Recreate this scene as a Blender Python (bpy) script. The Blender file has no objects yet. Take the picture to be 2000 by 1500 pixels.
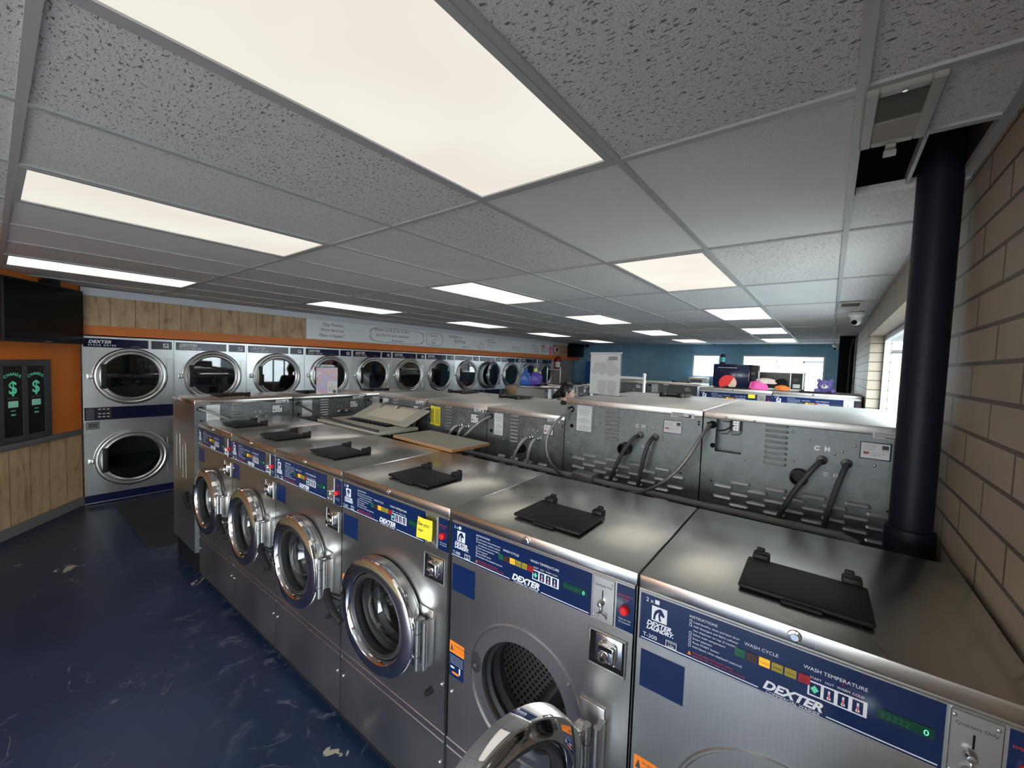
import bpy, bmesh, math, random
from mathutils import Vector, Matrix

# ------------------------------------------------------------------ camera, world, lights
S = bpy.context.scene
COL = S.collection
R = math.radians
PI = math.pi
random.seed(7)
CEIL = 2.44

def set_camera():
    yaw, pitch, roll = R(37.903), R(-2.978), R(-1.968)
    f = Vector((math.cos(pitch)*math.cos(yaw), math.cos(pitch)*math.sin(yaw), math.sin(pitch)))
    r = Vector((math.sin(yaw), -math.cos(yaw), 0))
    d = f.cross(r)
    c, s = math.cos(roll), math.sin(roll)
    r2 = r*c + d*s
    d2 = d*c - r*s
    m = Matrix((r2, -d2, -f)).transposed().to_4x4()
    m.translation = Vector((-1.287, -0.589, 1.766))
    cd = bpy.data.cameras.new('camera')
    cd.sensor_width = 36.0
    cd.sensor_fit = 'HORIZONTAL'
    cd.lens = 795.36/2000*36
    cd.clip_start = 0.02
    co = bpy.data.objects.new('camera', cd)
    COL.objects.link(co)
    co.matrix_world = m
    S.camera = co
set_camera()

S.view_settings.view_transform = 'Standard'
S.view_settings.look = 'None'
S.view_settings.exposure = 1.2
S.view_settings.gamma = 1.0
S.view_settings.use_curve_mapping = False
S.cycles.use_denoising = True
S.cycles.max_bounces = 8
S.cycles.diffuse_bounces = 4
S.cycles.glossy_bounces = 4
S.cycles.transmission_bounces = 6
S.cycles.transparent_max_bounces = 10
S.cycles.sample_clamp_indirect = 8.0
S.cycles.caustics_reflective = True
S.cycles.caustics_refractive = False

SKY = 9.5
PANEL = 0.44
W_ = bpy.data.worlds.new('world')
S.world = W_
W_.use_nodes = True
nt = W_.node_tree
bg = nt.nodes['Background']
tc = nt.nodes.new('ShaderNodeTexCoord')
sx = nt.nodes.new('ShaderNodeSeparateXYZ')
rp = nt.nodes.new('ShaderNodeValToRGB')
rp.color_ramp.elements[0].position = 0.45
rp.color_ramp.elements[0].color = (0.62, 0.62, 0.60, 1)
rp.color_ramp.elements[1].position = 0.75
rp.color_ramp.elements[1].color = (0.78, 0.90, 1.0, 1)
mr = nt.nodes.new('ShaderNodeMapRange')
mr.inputs['From Min'].default_value = -1
mr.inputs['From Max'].default_value = 1
nt.links.new(tc.outputs['Generated'], sx.inputs[0])
nt.links.new(sx.outputs['Z'], mr.inputs['Value'])
nt.links.new(mr.outputs[0], rp.inputs[0])
nt.links.new(rp.outputs[0], bg.inputs['Color'])
bg.inputs['Strength'].default_value = SKY

def portal(name, loc, rot, sx_, sy_):
    """marks a window opening for the sky light"""
    l = bpy.data.lights.new(name, 'AREA')
    l.shape = 'RECTANGLE'
    l.size, l.size_y = sx_, sy_
    l.cycles.is_portal = True
    o = bpy.data.objects.new(name, l)
    o.location, o.rotation_euler = loc, rot
    COL.objects.link(o)
    return o
portal('daylight_opening', (3.0, -1.12, 1.55), (R(90), 0, 0), 3.4, 1.3)
portal('daylight_opening', (-3.6, -1.12, 1.25), (R(90), 0, 0), 3.4, 2.0)  # added window in the right wall, unseen behind the camera
portal('daylight_opening', (10.80, 2.08, 1.8), (R(90), 0, R(90)), 0.7, 0.7)
portal('daylight_opening', (10.80, 0.37, 1.75), (R(90), 0, R(90)), 1.7, 0.85)
portal('daylight_opening', (-6.12, 0.80, 1.22), (R(90), 0, R(-90)), 3.2, 2.2)  # added window in the unseen front wall

# ------------------------------------------------------------------ material helpers
def new_mat(name):
    m = bpy.data.materials.new(name)
    m.use_nodes = True
    return m, m.node_tree, m.node_tree.nodes['Principled BSDF']
def N(t, kind, **kw):
    n = t.nodes.new('ShaderNode' + kind)
    for k, v in kw.items():
        setattr(n, k, v)
    return n
def basic(name, col, rough=0.5, metal=0.0, spec=None, coat=0.0, emit=None, es=1.0):
    m, t, b = new_mat(name)
    b.inputs['Base Color'].default_value = (*col, 1)
    b.inputs['Roughness'].default_value = rough
    b.inputs['Metallic'].default_value = metal
    if spec is not None: b.inputs['Specular IOR Level'].default_value = spec
    if coat: b.inputs['Coat Weight'].default_value = coat
    if emit:
        b.inputs['Emission Color'].default_value = (*emit, 1)
        b.inputs['Emission Strength'].default_value = es
    return m
def ramp(t, src, p0, c0, p1, c1):
    r = N(t, 'ValToRGB')
    e = r.color_ramp.elements
    e[0].position, e[0].color = p0, (*c0, 1)
    e[1].position, e[1].color = p1, (*c1, 1)
    t.links.new(src, r.inputs[0])
    return r
def coords(t, scale=(1, 1, 1), out='Object', loc=(0, 0, 0)):
    c = N(t, 'TexCoord')
    mp = N(t, 'Mapping')
    mp.inputs['Scale'].default_value = scale
    mp.inputs['Location'].default_value = loc
    t.links.new(c.outputs[out], mp.inputs[0])
    return mp.outputs[0]
def noise(t, vec, scale=5, detail=4, rough=0.55, dist=0.0):
    n = N(t, 'TexNoise')
    n.inputs['Scale'].default_value = scale
    n.inputs['Detail'].default_value = detail
    n.inputs['Roughness'].default_value = rough
    n.inputs['Distortion'].default_value = dist
    t.links.new(vec, n.inputs['Vector'])
    return n
def bump(t, b, src, strength=0.2, dist=0.01):
    n = N(t, 'Bump')
    n.inputs['Strength'].default_value = strength
    n.inputs['Distance'].default_value = dist
    t.links.new(src, n.inputs['Height'])
    t.links.new(n.outputs[0], b.inputs['Normal'])
def steel(name, col, rough, brush=(2, 60, 60), var=0.06, smudge=0.05, bmp=0.02):
    """brushed sheet: fine grain along one direction, soft smudges in the gloss"""
    m, t, b = new_mat(name)
    b.inputs['Metallic'].default_value = 1.0
    v = coords(t, brush)
    n = noise(t, v, 6, 3)
    n2 = noise(t, coords(t), 1.7, 2, 0.5, 0.3)
    r = ramp(t, n.outputs[0], 0.25, tuple(c*(1-var) for c in col), 0.75, tuple(min(1, c*(1+var)) for c in col))
    t.links.new(r.outputs[0], b.inputs['Base Color'])
    rr = N(t, 'MapRange')
    rr.inputs['From Min'].default_value = 0.3; rr.inputs['From Max'].default_value = 0.7
    rr.inputs['To Min'].default_value = rough-smudge; rr.inputs['To Max'].default_value = rough+smudge
    t.links.new(n2.outputs[0], rr.inputs['Value'])
    t.links.new(rr.outputs[0], b.inputs['Roughness'])
    if bmp: bump(t, b, n.outputs[0], bmp, 0.002)
    return m

M = {}
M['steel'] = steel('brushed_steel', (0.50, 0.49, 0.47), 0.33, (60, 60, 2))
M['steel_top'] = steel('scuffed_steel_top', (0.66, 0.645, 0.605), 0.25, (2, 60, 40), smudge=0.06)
M['steel_dull'] = steel('dull_steel_top', (0.68, 0.665, 0.63), 0.42, (8, 8, 8))
M['steel_dryer'] = steel('dryer_steel', (0.68, 0.685, 0.69), 0.30, (60, 60, 2))
M['chrome'] = basic('chrome', (0.78, 0.78, 0.78), 0.07, 1.0)
M['satin'] = basic('satin_aluminium', (0.55, 0.55, 0.54), 0.32, 1.0)
M['navy'] = basic('navy_panel', (0.006, 0.019, 0.075), 0.12)
M['navy_dark'] = basic('dark_navy_panel', (0.006, 0.009, 0.035), 0.16)
M['black'] = basic('black_plastic', (0.010, 0.010, 0.011), 0.5, spec=0.3)
M['black_matt'] = basic('matt_black', (0.004, 0.004, 0.0045), 0.8, spec=0.2)
M['rubber'] = basic('grey_rubber_hose', (0.055, 0.055, 0.056), 0.55)
M['gasket'] = basic('dark_gasket', (0.02, 0.02, 0.022), 0.5)
M['white_ink'] = basic('white_lettering', (0.72, 0.74, 0.78), 0.5)
M['dark_ink'] = basic('dark_lettering', (0.03, 0.035, 0.05), 0.6)
M['black_ink'] = basic('marker_ink', (0.03, 0.035, 0.05), 0.6)
M['faint_ink'] = basic('faded_marker_ink', (0.24, 0.26, 0.30), 0.6)
M['red_ink'] = basic('red_lettering', (0.55, 0.03, 0.02), 0.5)
M['orange_label'] = basic('orange_label', (0.80, 0.20, 0.01), 0.45)
M['yellow'] = basic('yellow_paper', (0.80, 0.66, 0.03), 0.7)
M['red'] = basic('red_plastic', (0.70, 0.015, 0.02), 0.3)
M['white'] = basic('white_plastic', (0.72, 0.72, 0.70), 0.4)
M['paper'] = basic('white_sticker', (0.66, 0.67, 0.66), 0.5)
M['amber'] = basic('amber_lamp', (0.75, 0.33, 0.02), 0.3, emit=(1, .42, .02), es=0.25)
M['olive'] = basic('yellow_lamp_off', (0.33, 0.26, 0.02), 0.3)
M['dark_red'] = basic('red_lamp_off', (0.33, 0.01, 0.015), 0.3)
M['green_off'] = basic('green_lamp_off', (0.01, 0.10, 0.045), 0.3)
M['brown_off'] = basic('brown_lamp_off', (0.06, 0.02, 0.015), 0.3)
M['lcd'] = basic('dark_green_display', (0.004, 0.05, 0.03), 0.2)
M['lcd_digit'] = basic('lit_green_digit', (0.1, 0.7, 0.4), 0.3, emit=(0.15, 1, .55), es=0.5)
M['green_ink'] = basic('green_lettering', (0.10, 0.50, 0.30), 0.5, emit=(0.1, .6, .35), es=0.12)
M['orange'] = basic('orange_paint', (0.63, 0.165, 0.020), 0.45)
M['trim_white'] = basic('white_trim', (0.62, 0.64, 0.68), 0.45)
M['grey_trim'] = basic('grey_trim', (0.16, 0.15, 0.145), 0.5)
M['whiteboard'] = basic('whiteboard', (0.80, 0.83, 0.86), 0.16)
M['pink'] = basic('pink_paper', (0.85, 0.14, 0.38), 0.6)
M['grid'] = basic('ceiling_grid', (0.43, 0.425, 0.405), 0.5)
M['vent'] = basic('dusty_vent_paint', (0.34, 0.325, 0.28), 0.5)
M['pole'] = basic('black_pole_paint', (0.007, 0.010, 0.020), 0.5, spec=0.25)
M['frame_dark'] = basic('dark_grey_metal', (0.075, 0.078, 0.085), 0.45, 0.4)
M['screen'] = basic('black_screen', (0.003, 0.003, 0.004), 0.15, spec=0.15)
M['skin'] = basic('skin', (0.56, 0.34, 0.25), 0.5)
M['hair'] = basic('black_hair', (0.010, 0.008, 0.008), 0.35)
M['khaki'] = basic('khaki_cloth', (0.40, 0.33, 0.20), 0.85)
M['dark_cloth'] = basic('dark_cloth', (0.045, 0.04, 0.035), 0.85)
M['denim'] = basic('denim', (0.04, 0.06, 0.11), 0.85)
M['purple'] = basic('purple_plastic', (0.09, 0.03, 0.36), 0.3)
M['blue_bottle'] = basic('blue_plastic', (0.02, 0.10, 0.42), 0.25)
M['lime'] = basic('lime_cap', (0.66, 0.70, 0.20), 0.4)
M['teal'] = basic('teal_band', (0.06, 0.45, 0.55), 0.4)
M['fire_red'] = basic('extinguisher_red', (0.20, 0.008, 0.008), 0.3)
M['blue_cab'] = basic('bright_blue_paint', (0.008, 0.12, 0.36), 0.4)
M['beige'] = basic('beige_enamel', (0.46, 0.43, 0.35), 0.5)
M['cream'] = basic('cream_panel', (0.66, 0.60, 0.47), 0.6)
M['ply_edge'] = basic('plywood_edge', (0.42, 0.21, 0.08), 0.8)
M['wire'] = basic('grey_wire', (0.40, 0.40, 0.40), 0.4, 0.6)
M['dark_wire'] = basic('dark_wire', (0.06, 0.06, 0.065), 0.4, 0.3)
M['conduit'] = basic('flexible_conduit', (0.30, 0.30, 0.295), 0.5, 0.5)
M['pvc'] = basic('grey_pipe', (0.36, 0.36, 0.35), 0.45)
M['pepsi_red'] = basic('logo_red', (0.72, 0.02, 0.02), 0.3)
M['pepsi_cream'] = basic('logo_cream', (0.72, 0.52, 0.38), 0.35)
M['hot_pink'] = basic('pink_cloth', (0.75, 0.10, 0.36), 0.8)
M['orange_cloth'] = basic('orange_cloth', (0.75, 0.20, 0.04), 0.8)
M['stripe_cloth'] = basic('pale_cloth', (0.62, 0.48, 0.44), 0.8)
M['grey_cloth'] = basic('grey_cloth', (0.32, 0.30, 0.33), 0.85)
M['violet_cloth'] = basic('violet_cloth', (0.10, 0.07, 0.20), 0.85)
M['outside_white'] = basic('white_facade', (0.78, 0.78, 0.76), 0.8)
M['outside_grey'] = basic('outside_grey', (0.045, 0.05, 0.055), 0.7)
M['asphalt'] = basic('pale_concrete', (0.20, 0.20, 0.195), 0.9)
M['leaf'] = basic('leaf_green', (0.035, 0.10, 0.02), 0.8)
M['bark'] = basic('bark', (0.12, 0.08, 0.05), 0.9)
M['galv_plain'] = basic('zinc_fitting', (0.42, 0.42, 0.42), 0.35, 0.9)
M['floor_mat'] = basic('black_mat', (0.011, 0.011, 0.011), 0.75)

def mk_galv():
    m, t, b = new_mat('galvanised_sheet')
    v = coords(t)
    vo = N(t, 'TexVoronoi'); vo.inputs['Scale'].default_value = 38
    t.links.new(v, vo.inputs['Vector'])
    n = noise(t, v, 4, 5, 0.6, 0.4)
    mx = N(t, 'Math', operation='MULTIPLY_ADD'); mx.inputs[1].default_value = 0.3
    sp = N(t, 'SeparateColor'); t.links.new(vo.outputs['Color'], sp.inputs[0])
    t.links.new(sp.outputs[0], mx.inputs[0]); t.links.new(n.outputs[0], mx.inputs[2])
    r = ramp(t, mx.outputs[0], 0.35, (0.125, 0.140, 0.145), 0.95, (0.225, 0.245, 0.25))
    t.links.new(r.outputs[0], b.inputs['Base Color'])
    b.inputs['Metallic'].default_value = 0.5
    rr = N(t, 'MapRange'); rr.inputs['To Min'].default_value = 0.34; rr.inputs['To Max'].default_value = 0.55
    t.links.new(mx.outputs[0], rr.inputs['Value']); t.links.new(rr.outputs[0], b.inputs['Roughness'])
    return m
M['galv'] = mk_galv()

def mk_perf():
    """stainless sheet with rows of round holes; UV in units of the hole pitch"""
    m, t, b = new_mat('perforated_drum')
    u = N(t, 'UVMap')
    f = N(t, 'VectorMath', operation='FRACTION'); t.links.new(u.outputs[0], f.inputs[0])
    s = N(t, 'VectorMath', operation='SUBTRACT'); s.inputs[1].default_value = (.5, .5, 0)
    t.links.new(f.outputs[0], s.inputs[0])
    l = N(t, 'VectorMath', operation='LENGTH'); t.links.new(s.outputs[0], l.inputs[0])
    g = N(t, 'Math', operation='GREATER_THAN'); g.inputs[1].default_value = 0.30
    t.links.new(l.outputs['Value'], g.inputs[0])
    r = ramp(t, g.outputs[0], 0.0, (0.008, 0.008, 0.008), 1.0, (0.42, 0.41, 0.40))
    t.links.new(r.outputs[0], b.inputs['Base Color'])
    t.links.new(g.outputs[0], b.inputs['Metallic'])
    b.inputs['Roughness'].default_value = 0.34
    return m
M['perf'] = mk_perf()
M['louvre'] = basic('lightened_zinc_louvre', (0.62, 0.64, 0.64), 0.33, 0.9)  # lighter than the sheet: highlight from above put into the louvre colour

def mk_glass(name, tint, fac_min=0.06, rough=0.02):
    """thin sheet of tinted glass: see-through with a mirror-like surface"""
    m = bpy.data.materials.new(name); m.use_nodes = True
    t = m.node_tree; t.nodes.clear()
    o = N(t, 'OutputMaterial'); mx = N(t, 'MixShader')
    tr = N(t, 'BsdfTransparent'); tr.inputs[0].default_value = (*tint, 1)
    g = N(t, 'BsdfGlossy'); g.inputs['Roughness'].default_value = rough
    lw = N(t, 'Fresnel'); ge = N(t, 'NewGeometry'); mi_ = N(t, 'MapRange')     # same 1.5 from either side of the sheet
    mi_.inputs['To Min'].default_value = 1.5; mi_.inputs['To Max'].default_value = 1/1.5
    t.links.new(ge.outputs['Backfacing'], mi_.inputs['Value']); t.links.new(mi_.outputs[0], lw.inputs['IOR'])
    ad = N(t, 'Math', operation='MAXIMUM'); ad.inputs[1].default_value = fac_min
    t.links.new(lw.outputs[0], ad.inputs[0]); t.links.new(ad.outputs[0], mx.inputs[0])
    t.links.new(tr.outputs[0], mx.inputs[1]); t.links.new(g.outputs[0], mx.inputs[2])
    t.links.new(mx.outputs[0], o.inputs[0])
    return m
M['glass'] = mk_glass('window_glass', (0.92, 0.95, 0.95))
M['door_glass'] = mk_glass('washer_door_glass', (0.72, 0.74, 0.75), 0.08)
M['dryer_glass'] = mk_glass('dark_dryer_glass', (0.36, 0.41, 0.41), 0.15)
M['acrylic'] = mk_glass('clear_acrylic', (0.93, 0.95, 0.96), 0.05)

def mk_wood(name, plank, c0, c1, cd):
    m, t, b = new_mat(name)
    v = coords(t, (9, 9, 0.9))
    n = noise(t, v, 2.2, 6, 0.6, 0.8)
    v2 = coords(t, (3.0, 3.0, 1.2))
    n2 = noise(t, v2, 2.0, 3, 0.6, 1.5)
    mx = N(t, 'Math', operation='MULTIPLY_ADD'); mx.inputs[1].default_value = 0.55
    t.links.new(n.outputs[0], mx.inputs[0]); t.links.new(n2.outputs[0], mx.inputs[2])
    r = N(t, 'ValToRGB'); e = r.color_ramp.elements
    e[0].position, e[0].color = 0.52, (*cd, 1)
    e[1].position, e[1].color = 1.0, (*c1, 1)
    k = e.new(0.68); k.color = (*c0, 1)
    t.links.new(mx.outputs[0], r.inputs[0])
    # plank joints across the local x axis
    c = N(t, 'TexCoord'); s = N(t, 'SeparateXYZ'); t.links.new(c.outputs['Object'], s.inputs[0])
    d = N(t, 'Math', operation='DIVIDE'); d.inputs[1].default_value = plank
    t.links.new(s.outputs['X'], d.inputs[0])
    fr = N(t, 'Math', operation='FRACT'); t.links.new(d.outputs[0], fr.inputs[0])
    lt = N(t, 'Math', operation='LESS_THAN'); lt.inputs[1].default_value = 0.025
    t.links.new(fr.outputs[0], lt.inputs[0])
    mc = N(t, 'Mix', data_type='RGBA'); mc.inputs['B'].default_value = (cd[0]*.35, cd[1]*.35, cd[2]*.35, 1)
    t.links.new(lt.outputs[0], mc.inputs['Factor']); t.links.new(r.outputs[0], mc.inputs['A'])
    t.links.new(mc.outputs['Result'], b.inputs['Base Color'])
    b.inputs['Roughness'].default_value = 0.48
    return m
M['wood'] = mk_wood('oak_laminate', 0.215, (0.43, 0.29, 0.15), (0.56, 0.40, 0.225), (0.24, 0.14, 0.062))

def mk_siding():
    m, t, b = new_mat('vertical_board_siding')
    c = N(t, 'TexCoord'); s = N(t, 'SeparateXYZ'); t.links.new(c.outputs['Object'], s.inputs[0])
    d = N(t, 'Math', operation='DIVIDE'); d.inputs[1].default_value = 0.10
    t.links.new(s.outputs['X'], d.inputs[0])
    fr = N(t, 'Math', operation='FRACT'); t.links.new(d.outputs[0], fr.inputs[0])
    lt = N(t, 'Math', operation='LESS_THAN'); lt.inputs[1].default_value = 0.12
    t.links.new(fr.outputs[0], lt.inputs[0])
    n = noise(t, coords(t, (20, 20, 2)), 2, 4)
    r = ramp(t, n.outputs[0], 0.3, (0.20, 0.145, 0.095), 0.7, (0.32, 0.25, 0.18))
    mc = N(t, 'Mix', data_type='RGBA'); mc.inputs['B'].default_value = (0.06, 0.045, 0.03, 1)
    t.links.new(lt.outputs[0], mc.inputs['Factor']); t.links.new(r.outputs[0], mc.inputs['A'])
    t.links.new(mc.outputs['Result'], b.inputs['Base Color'])
    b.inputs['Roughness'].default_value = 0.6
    return m
M['siding'] = mk_siding()

def mk_block(name, col, axis, mort=0.012, w=0.405, h=0.203, rough=0.55, mcol=None, ofs=(0, 0, 0)):
    """painted concrete block; axis = world axis that runs along the wall"""
    m, t, b = new_mat(name)
    g = N(t, 'NewGeometry'); s = N(t, 'SeparateXYZ'); t.links.new(g.outputs['Position'], s.inputs[0])
    cb = N(t, 'CombineXYZ')
    t.links.new(s.outputs[axis], cb.inputs[0]); t.links.new(s.outputs['Z'], cb.inputs[1])
    ad = N(t, 'VectorMath', operation='ADD'); ad.inputs[1].default_value = ofs
    t.links.new(cb.outputs[0], ad.inputs[0])
    br = N(t, 'TexBrick')
    br.offset = 0.5
    br.inputs['Scale'].default_value = 1.0
    br.inputs['Brick Width'].default_value = w
    br.inputs['Row Height'].default_value = h
    br.inputs['Mortar Size'].default_value = mort*0.5
    br.inputs['Mortar Smooth'].default_value = 0.3
    br.inputs['Bias'].default_value = 0.0
    br.inputs['Color1'].default_value = (*col, 1)
    br.inputs['Color2'].default_value = (*(c*0.93 for c in col), 1)
    mc = mcol or tuple(c*0.5 for c in col)
    br.inputs['Mortar'].default_value = (*mc, 1)
    t.links.new(ad.outputs[0], br.inputs['Vector'])
    n = noise(t, ad.outputs[0], 60, 3)
    n2 = noise(t, ad.outputs[0], 2.5, 4)
    mxx = N(t, 'Mix', data_type='RGBA', blend_type='MULTIPLY')
    rr = ramp(t, n2.outputs[0], 0.3, (0.82, 0.82, 0.82), 0.7, (1.0, 1.0, 1.0))
    mxx.inputs['Factor'].default_value = 1.0
    t.links.new(br.outputs['Color'], mxx.inputs['A']); t.links.new(rr.outputs[0], mxx.inputs['B'])
    t.links.new(mxx.outputs['Result'], b.inputs['Base Color'])
    b.inputs['Roughness'].default_value = rough
    hh = N(t, 'Math', operation='MULTIPLY_ADD'); hh.inputs[1].default_value = -1.0
    sc = N(t, 'Math', operation='MULTIPLY'); sc.inputs[1].default_value = 0.25
    t.links.new(n.outputs[0], sc.inputs[0])
    t.links.new(br.outputs['Fac'], hh.inputs[0]); t.links.new(sc.outputs[0], hh.inputs[2])
    bump(t, b, hh.outputs[0], 0.55, 0.008)
    return m
M['block_tan'] = mk_block('tan_block_wall', (0.35, 0.285, 0.21), 'X', 0.013, h=0.1015, mcol=(0.09, 0.072, 0.052), ofs=(-0.0935, 0.0175, 0))
M['block_tan_end'] = mk_block('tan_block_reveal', (0.35, 0.285, 0.21), 'Y', 0.013, w=0.6, h=0.1015, mcol=(0.09, 0.072, 0.052), ofs=(0, 0.0175, 0))
M['block_blue'] = mk_block('blue_block_wall', (0.21, 0.45, 0.64), 'Y', 0.008, mcol=(0.165, 0.36, 0.51))
M['block_grey'] = mk_block('grey_block_wall', (0.30, 0.30, 0.28), 'X', 0.008)

def mk_floor():
    m, t, b = new_mat('navy_epoxy_floor')
    g = N(t, 'NewGeometry')
    P = g.outputs['Position']
    n1 = noise(t, P, 1.3, 5, 0.6, 0.3)
    base = ramp(t, n1.outputs[0], 0.3, (0.0055, 0.012, 0.034), 0.75, (0.012, 0.026, 0.072))
    # fine pale scratches: thin iso-lines of distorted noise, masked in patches
    n2 = noise(t, P, 2.1, 3, 0.5, 1.6)
    sb = N(t, 'Math', operation='SUBTRACT'); sb.inputs[1].default_value = 0.5
    ab = N(t, 'Math', operation='ABSOLUTE'); lt = N(t, 'Math', operation='LESS_THAN'); lt.inputs[1].default_value = 0.0035
    t.links.new(n2.outputs[0], sb.inputs[0]); t.links.new(sb.outputs[0], ab.inputs[0]); t.links.new(ab.outputs[0], lt.inputs[0])
    n3 = noise(t, P, 3.0, 4, 0.6)
    gt = ramp(t, n3.outputs[0], 0.52, (0, 0, 0), 0.62, (0.55, 0.55, 0.55))
    ml = N(t, 'Math', operation='MULTIPLY'); t.links.new(lt.outputs[0], ml.inputs[0]); t.links.new(gt.outputs[0], ml.inputs[1])
    # scuffs near the machine plinth
    sp = N(t, 'SeparateXYZ'); t.links.new(P, sp.inputs[0])
    near = N(t, 'MapRange'); near.inputs['From Min'].default_value = -0.75; near.inputs['From Max'].default_value = -0.28
    t.links.new(sp.outputs['X'], near.inputs['Value'])
    n4 = noise(t, P, 9, 6, 0.7, 0.8)
    sc = ramp(t, n4.outputs[0], 0.55, (0, 0, 0), 0.72, (0.75, 0.75, 0.75))
    m2 = N(t, 'Math', operation='MULTIPLY'); t.links.new(sc.outputs[0], m2.inputs[0]); t.links.new(near.outputs[0], m2.inputs[1])
    mxm = N(t, 'Math', operation='MAXIMUM'); t.links.new(ml.outputs[0], mxm.inputs[0]); t.links.new(m2.outputs[0], mxm.inputs[1])
    mix = N(t, 'Mix', data_type='RGBA'); mix.inputs['B'].default_value = (0.19, 0.19, 0.19, 1)
    t.links.new(mxm.outputs[0], mix.inputs['Factor']); t.links.new(base.outputs[0], mix.inputs['A'])
    # chipped paint showing concrete
    prev = mix.outputs['Result']
    for (cx, cy, rad) in ((-0.93, 4.12, 0.20), (-0.86, 4.50, 0.12), (-1.05, 3.05, 0.09), (-0.36, 1.05, 0.14), (-0.34, 3.2, 0.14)):
        ds = N(t, 'VectorMath', operation='DISTANCE'); ds.inputs[1].default_value = (cx, cy, 0)
        t.links.new(P, ds.inputs[0])
        mr_ = N(t, 'MapRange'); mr_.inputs['From Min'].default_value = 0; mr_.inputs['From Max'].default_value = rad
        mr_.inputs['To Min'].default_value = 0.12; mr_.inputs['To Max'].default_value = -0.25
        t.links.new(ds.outputs['Value'], mr_.inputs['Value'])
        n5 = noise(t, P, 11, 4, 0.6, 0.6)
        a_ = N(t, 'Math', operation='ADD'); t.links.new(n5.outputs[0], a_.inputs[0]); t.links.new(mr_.outputs[0], a_.inputs[1])
        g_ = N(t, 'Math', operation='GREATER_THAN'); g_.inputs[1].default_value = 0.57
        t.links.new(a_.outputs[0], g_.inputs[0])
        mm = N(t, 'Mix', data_type='RGBA'); mm.inputs['B'].default_value = (0.30, 0.27, 0.20, 1)
        t.links.new(g_.outputs[0], mm.inputs['Factor']); t.links.new(prev, mm.inputs['A'])
        prev = mm.outputs['Result']
    t.links.new(prev, b.inputs['Base Color'])
    rr = N(t, 'MapRange'); rr.inputs['To Min'].default_value = 0.24; rr.inputs['To Max'].default_value = 0.46
    t.links.new(n1.outputs[0], rr.inputs['Value']); t.links.new(rr.outputs[0], b.inputs['Roughness'])
    bump(t, b, n4.outputs[0], 0.05, 0.003)
    return m
M['floor'] = mk_floor()

def mk_tile(name, col, fiss, pin):
    """mineral fibre ceiling tile: fissures (fiss) and pin holes (pin), 0..1"""
    m, t, b = new_mat(name)
    g = N(t, 'NewGeometry')
    mp = N(t, 'Mapping'); mp.inputs['Rotation'].default_value = (0, 0, 0.3); mp.inputs['Scale'].default_value = (1.0, 0.42, 1)
    t.links.new(g.outputs['Position'], mp.inputs[0])
    n1 = noise(t, mp.outputs[0], 150, 4, 0.55, 0.6)
    r1 = ramp(t, n1.outputs[0], 0.590, (0, 0, 0), 0.625, (1, 1, 1))
    n2 = noise(t, g.outputs['Position'], 260, 2, 0.5)
    r2 = ramp(t, n2.outputs[0], 0.57, (0, 0, 0), 0.66, (1, 1, 1))
    n3 = noise(t, g.outputs['Position'], 1.1, 3, 0.5)
    a = N(t, 'Math', operation='MULTIPLY'); a.inputs[1].default_value = fiss; t.links.new(r1.outputs[0], a.inputs[0])
    c = N(t, 'Math', operation='MULTIPLY'); c.inputs[1].default_value = pin; t.links.new(r2.outputs[0], c.inputs[0])
    mx = N(t, 'Math', operation='MAXIMUM'); t.links.new(a.outputs[0], mx.inputs[0]); t.links.new(c.outputs[0], mx.inputs[1])
    base = ramp(t, n3.outputs[0], 0.3, tuple(x*0.93 for x in col), 0.7, col)
    mi = N(t, 'Mix', data_type='RGBA'); mi.inputs['B'].default_value = (0.10, 0.095, 0.09, 1)
    t.links.new(mx.outputs[0], mi.inputs['Factor']); t.links.new(base.outputs[0], mi.inputs['A'])
    t.links.new(mi.outputs['Result'], b.inputs['Base Color'])
    b.inputs['Roughness'].default_value = 0.9
    iv = N(t, 'Math', operation='SUBTRACT'); iv.inputs[0].default_value = 1.0
    t.links.new(mx.outputs[0], iv.inputs[1])
    bump(t, b, iv.outputs[0], 0.5, 0.004)
    return m
M['tile_fissured'] = mk_tile('fissured_ceiling_tile', (0.76, 0.73, 0.69), 0.85, 0.50)
M['tile_light'] = mk_tile('lightly_fissured_ceiling_tile', (0.76, 0.74, 0.70), 0.45, 0.40)
M['tile_smooth'] = mk_tile('smooth_ceiling_tile', (0.78, 0.76, 0.73), 0.0, 0.28)

_panels = {}
def mk_panel(k):
    """lit lamp diffuser, k = how strong this lamp burns"""
    if k in _panels: return _panels[k]
    m = bpy.data.materials.new('lit_diffuser'); m.use_nodes = True
    t = m.node_tree; t.nodes.clear()
    o = N(t, 'OutputMaterial'); e = N(t, 'Emission')
    n = noise(t, coords(t), 1.6, 2, 0.4)
    r = ramp(t, n.outputs[0], 0.35, (0.84, 0.785, 0.70), 0.65, (0.92, 0.875, 0.79))
    t.links.new(r.outputs[0], e.inputs[0]); e.inputs[1].default_value = PANEL*k
    t.links.new(e.outputs[0], o.inputs[0])
    _panels[k] = m
    return m

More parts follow.
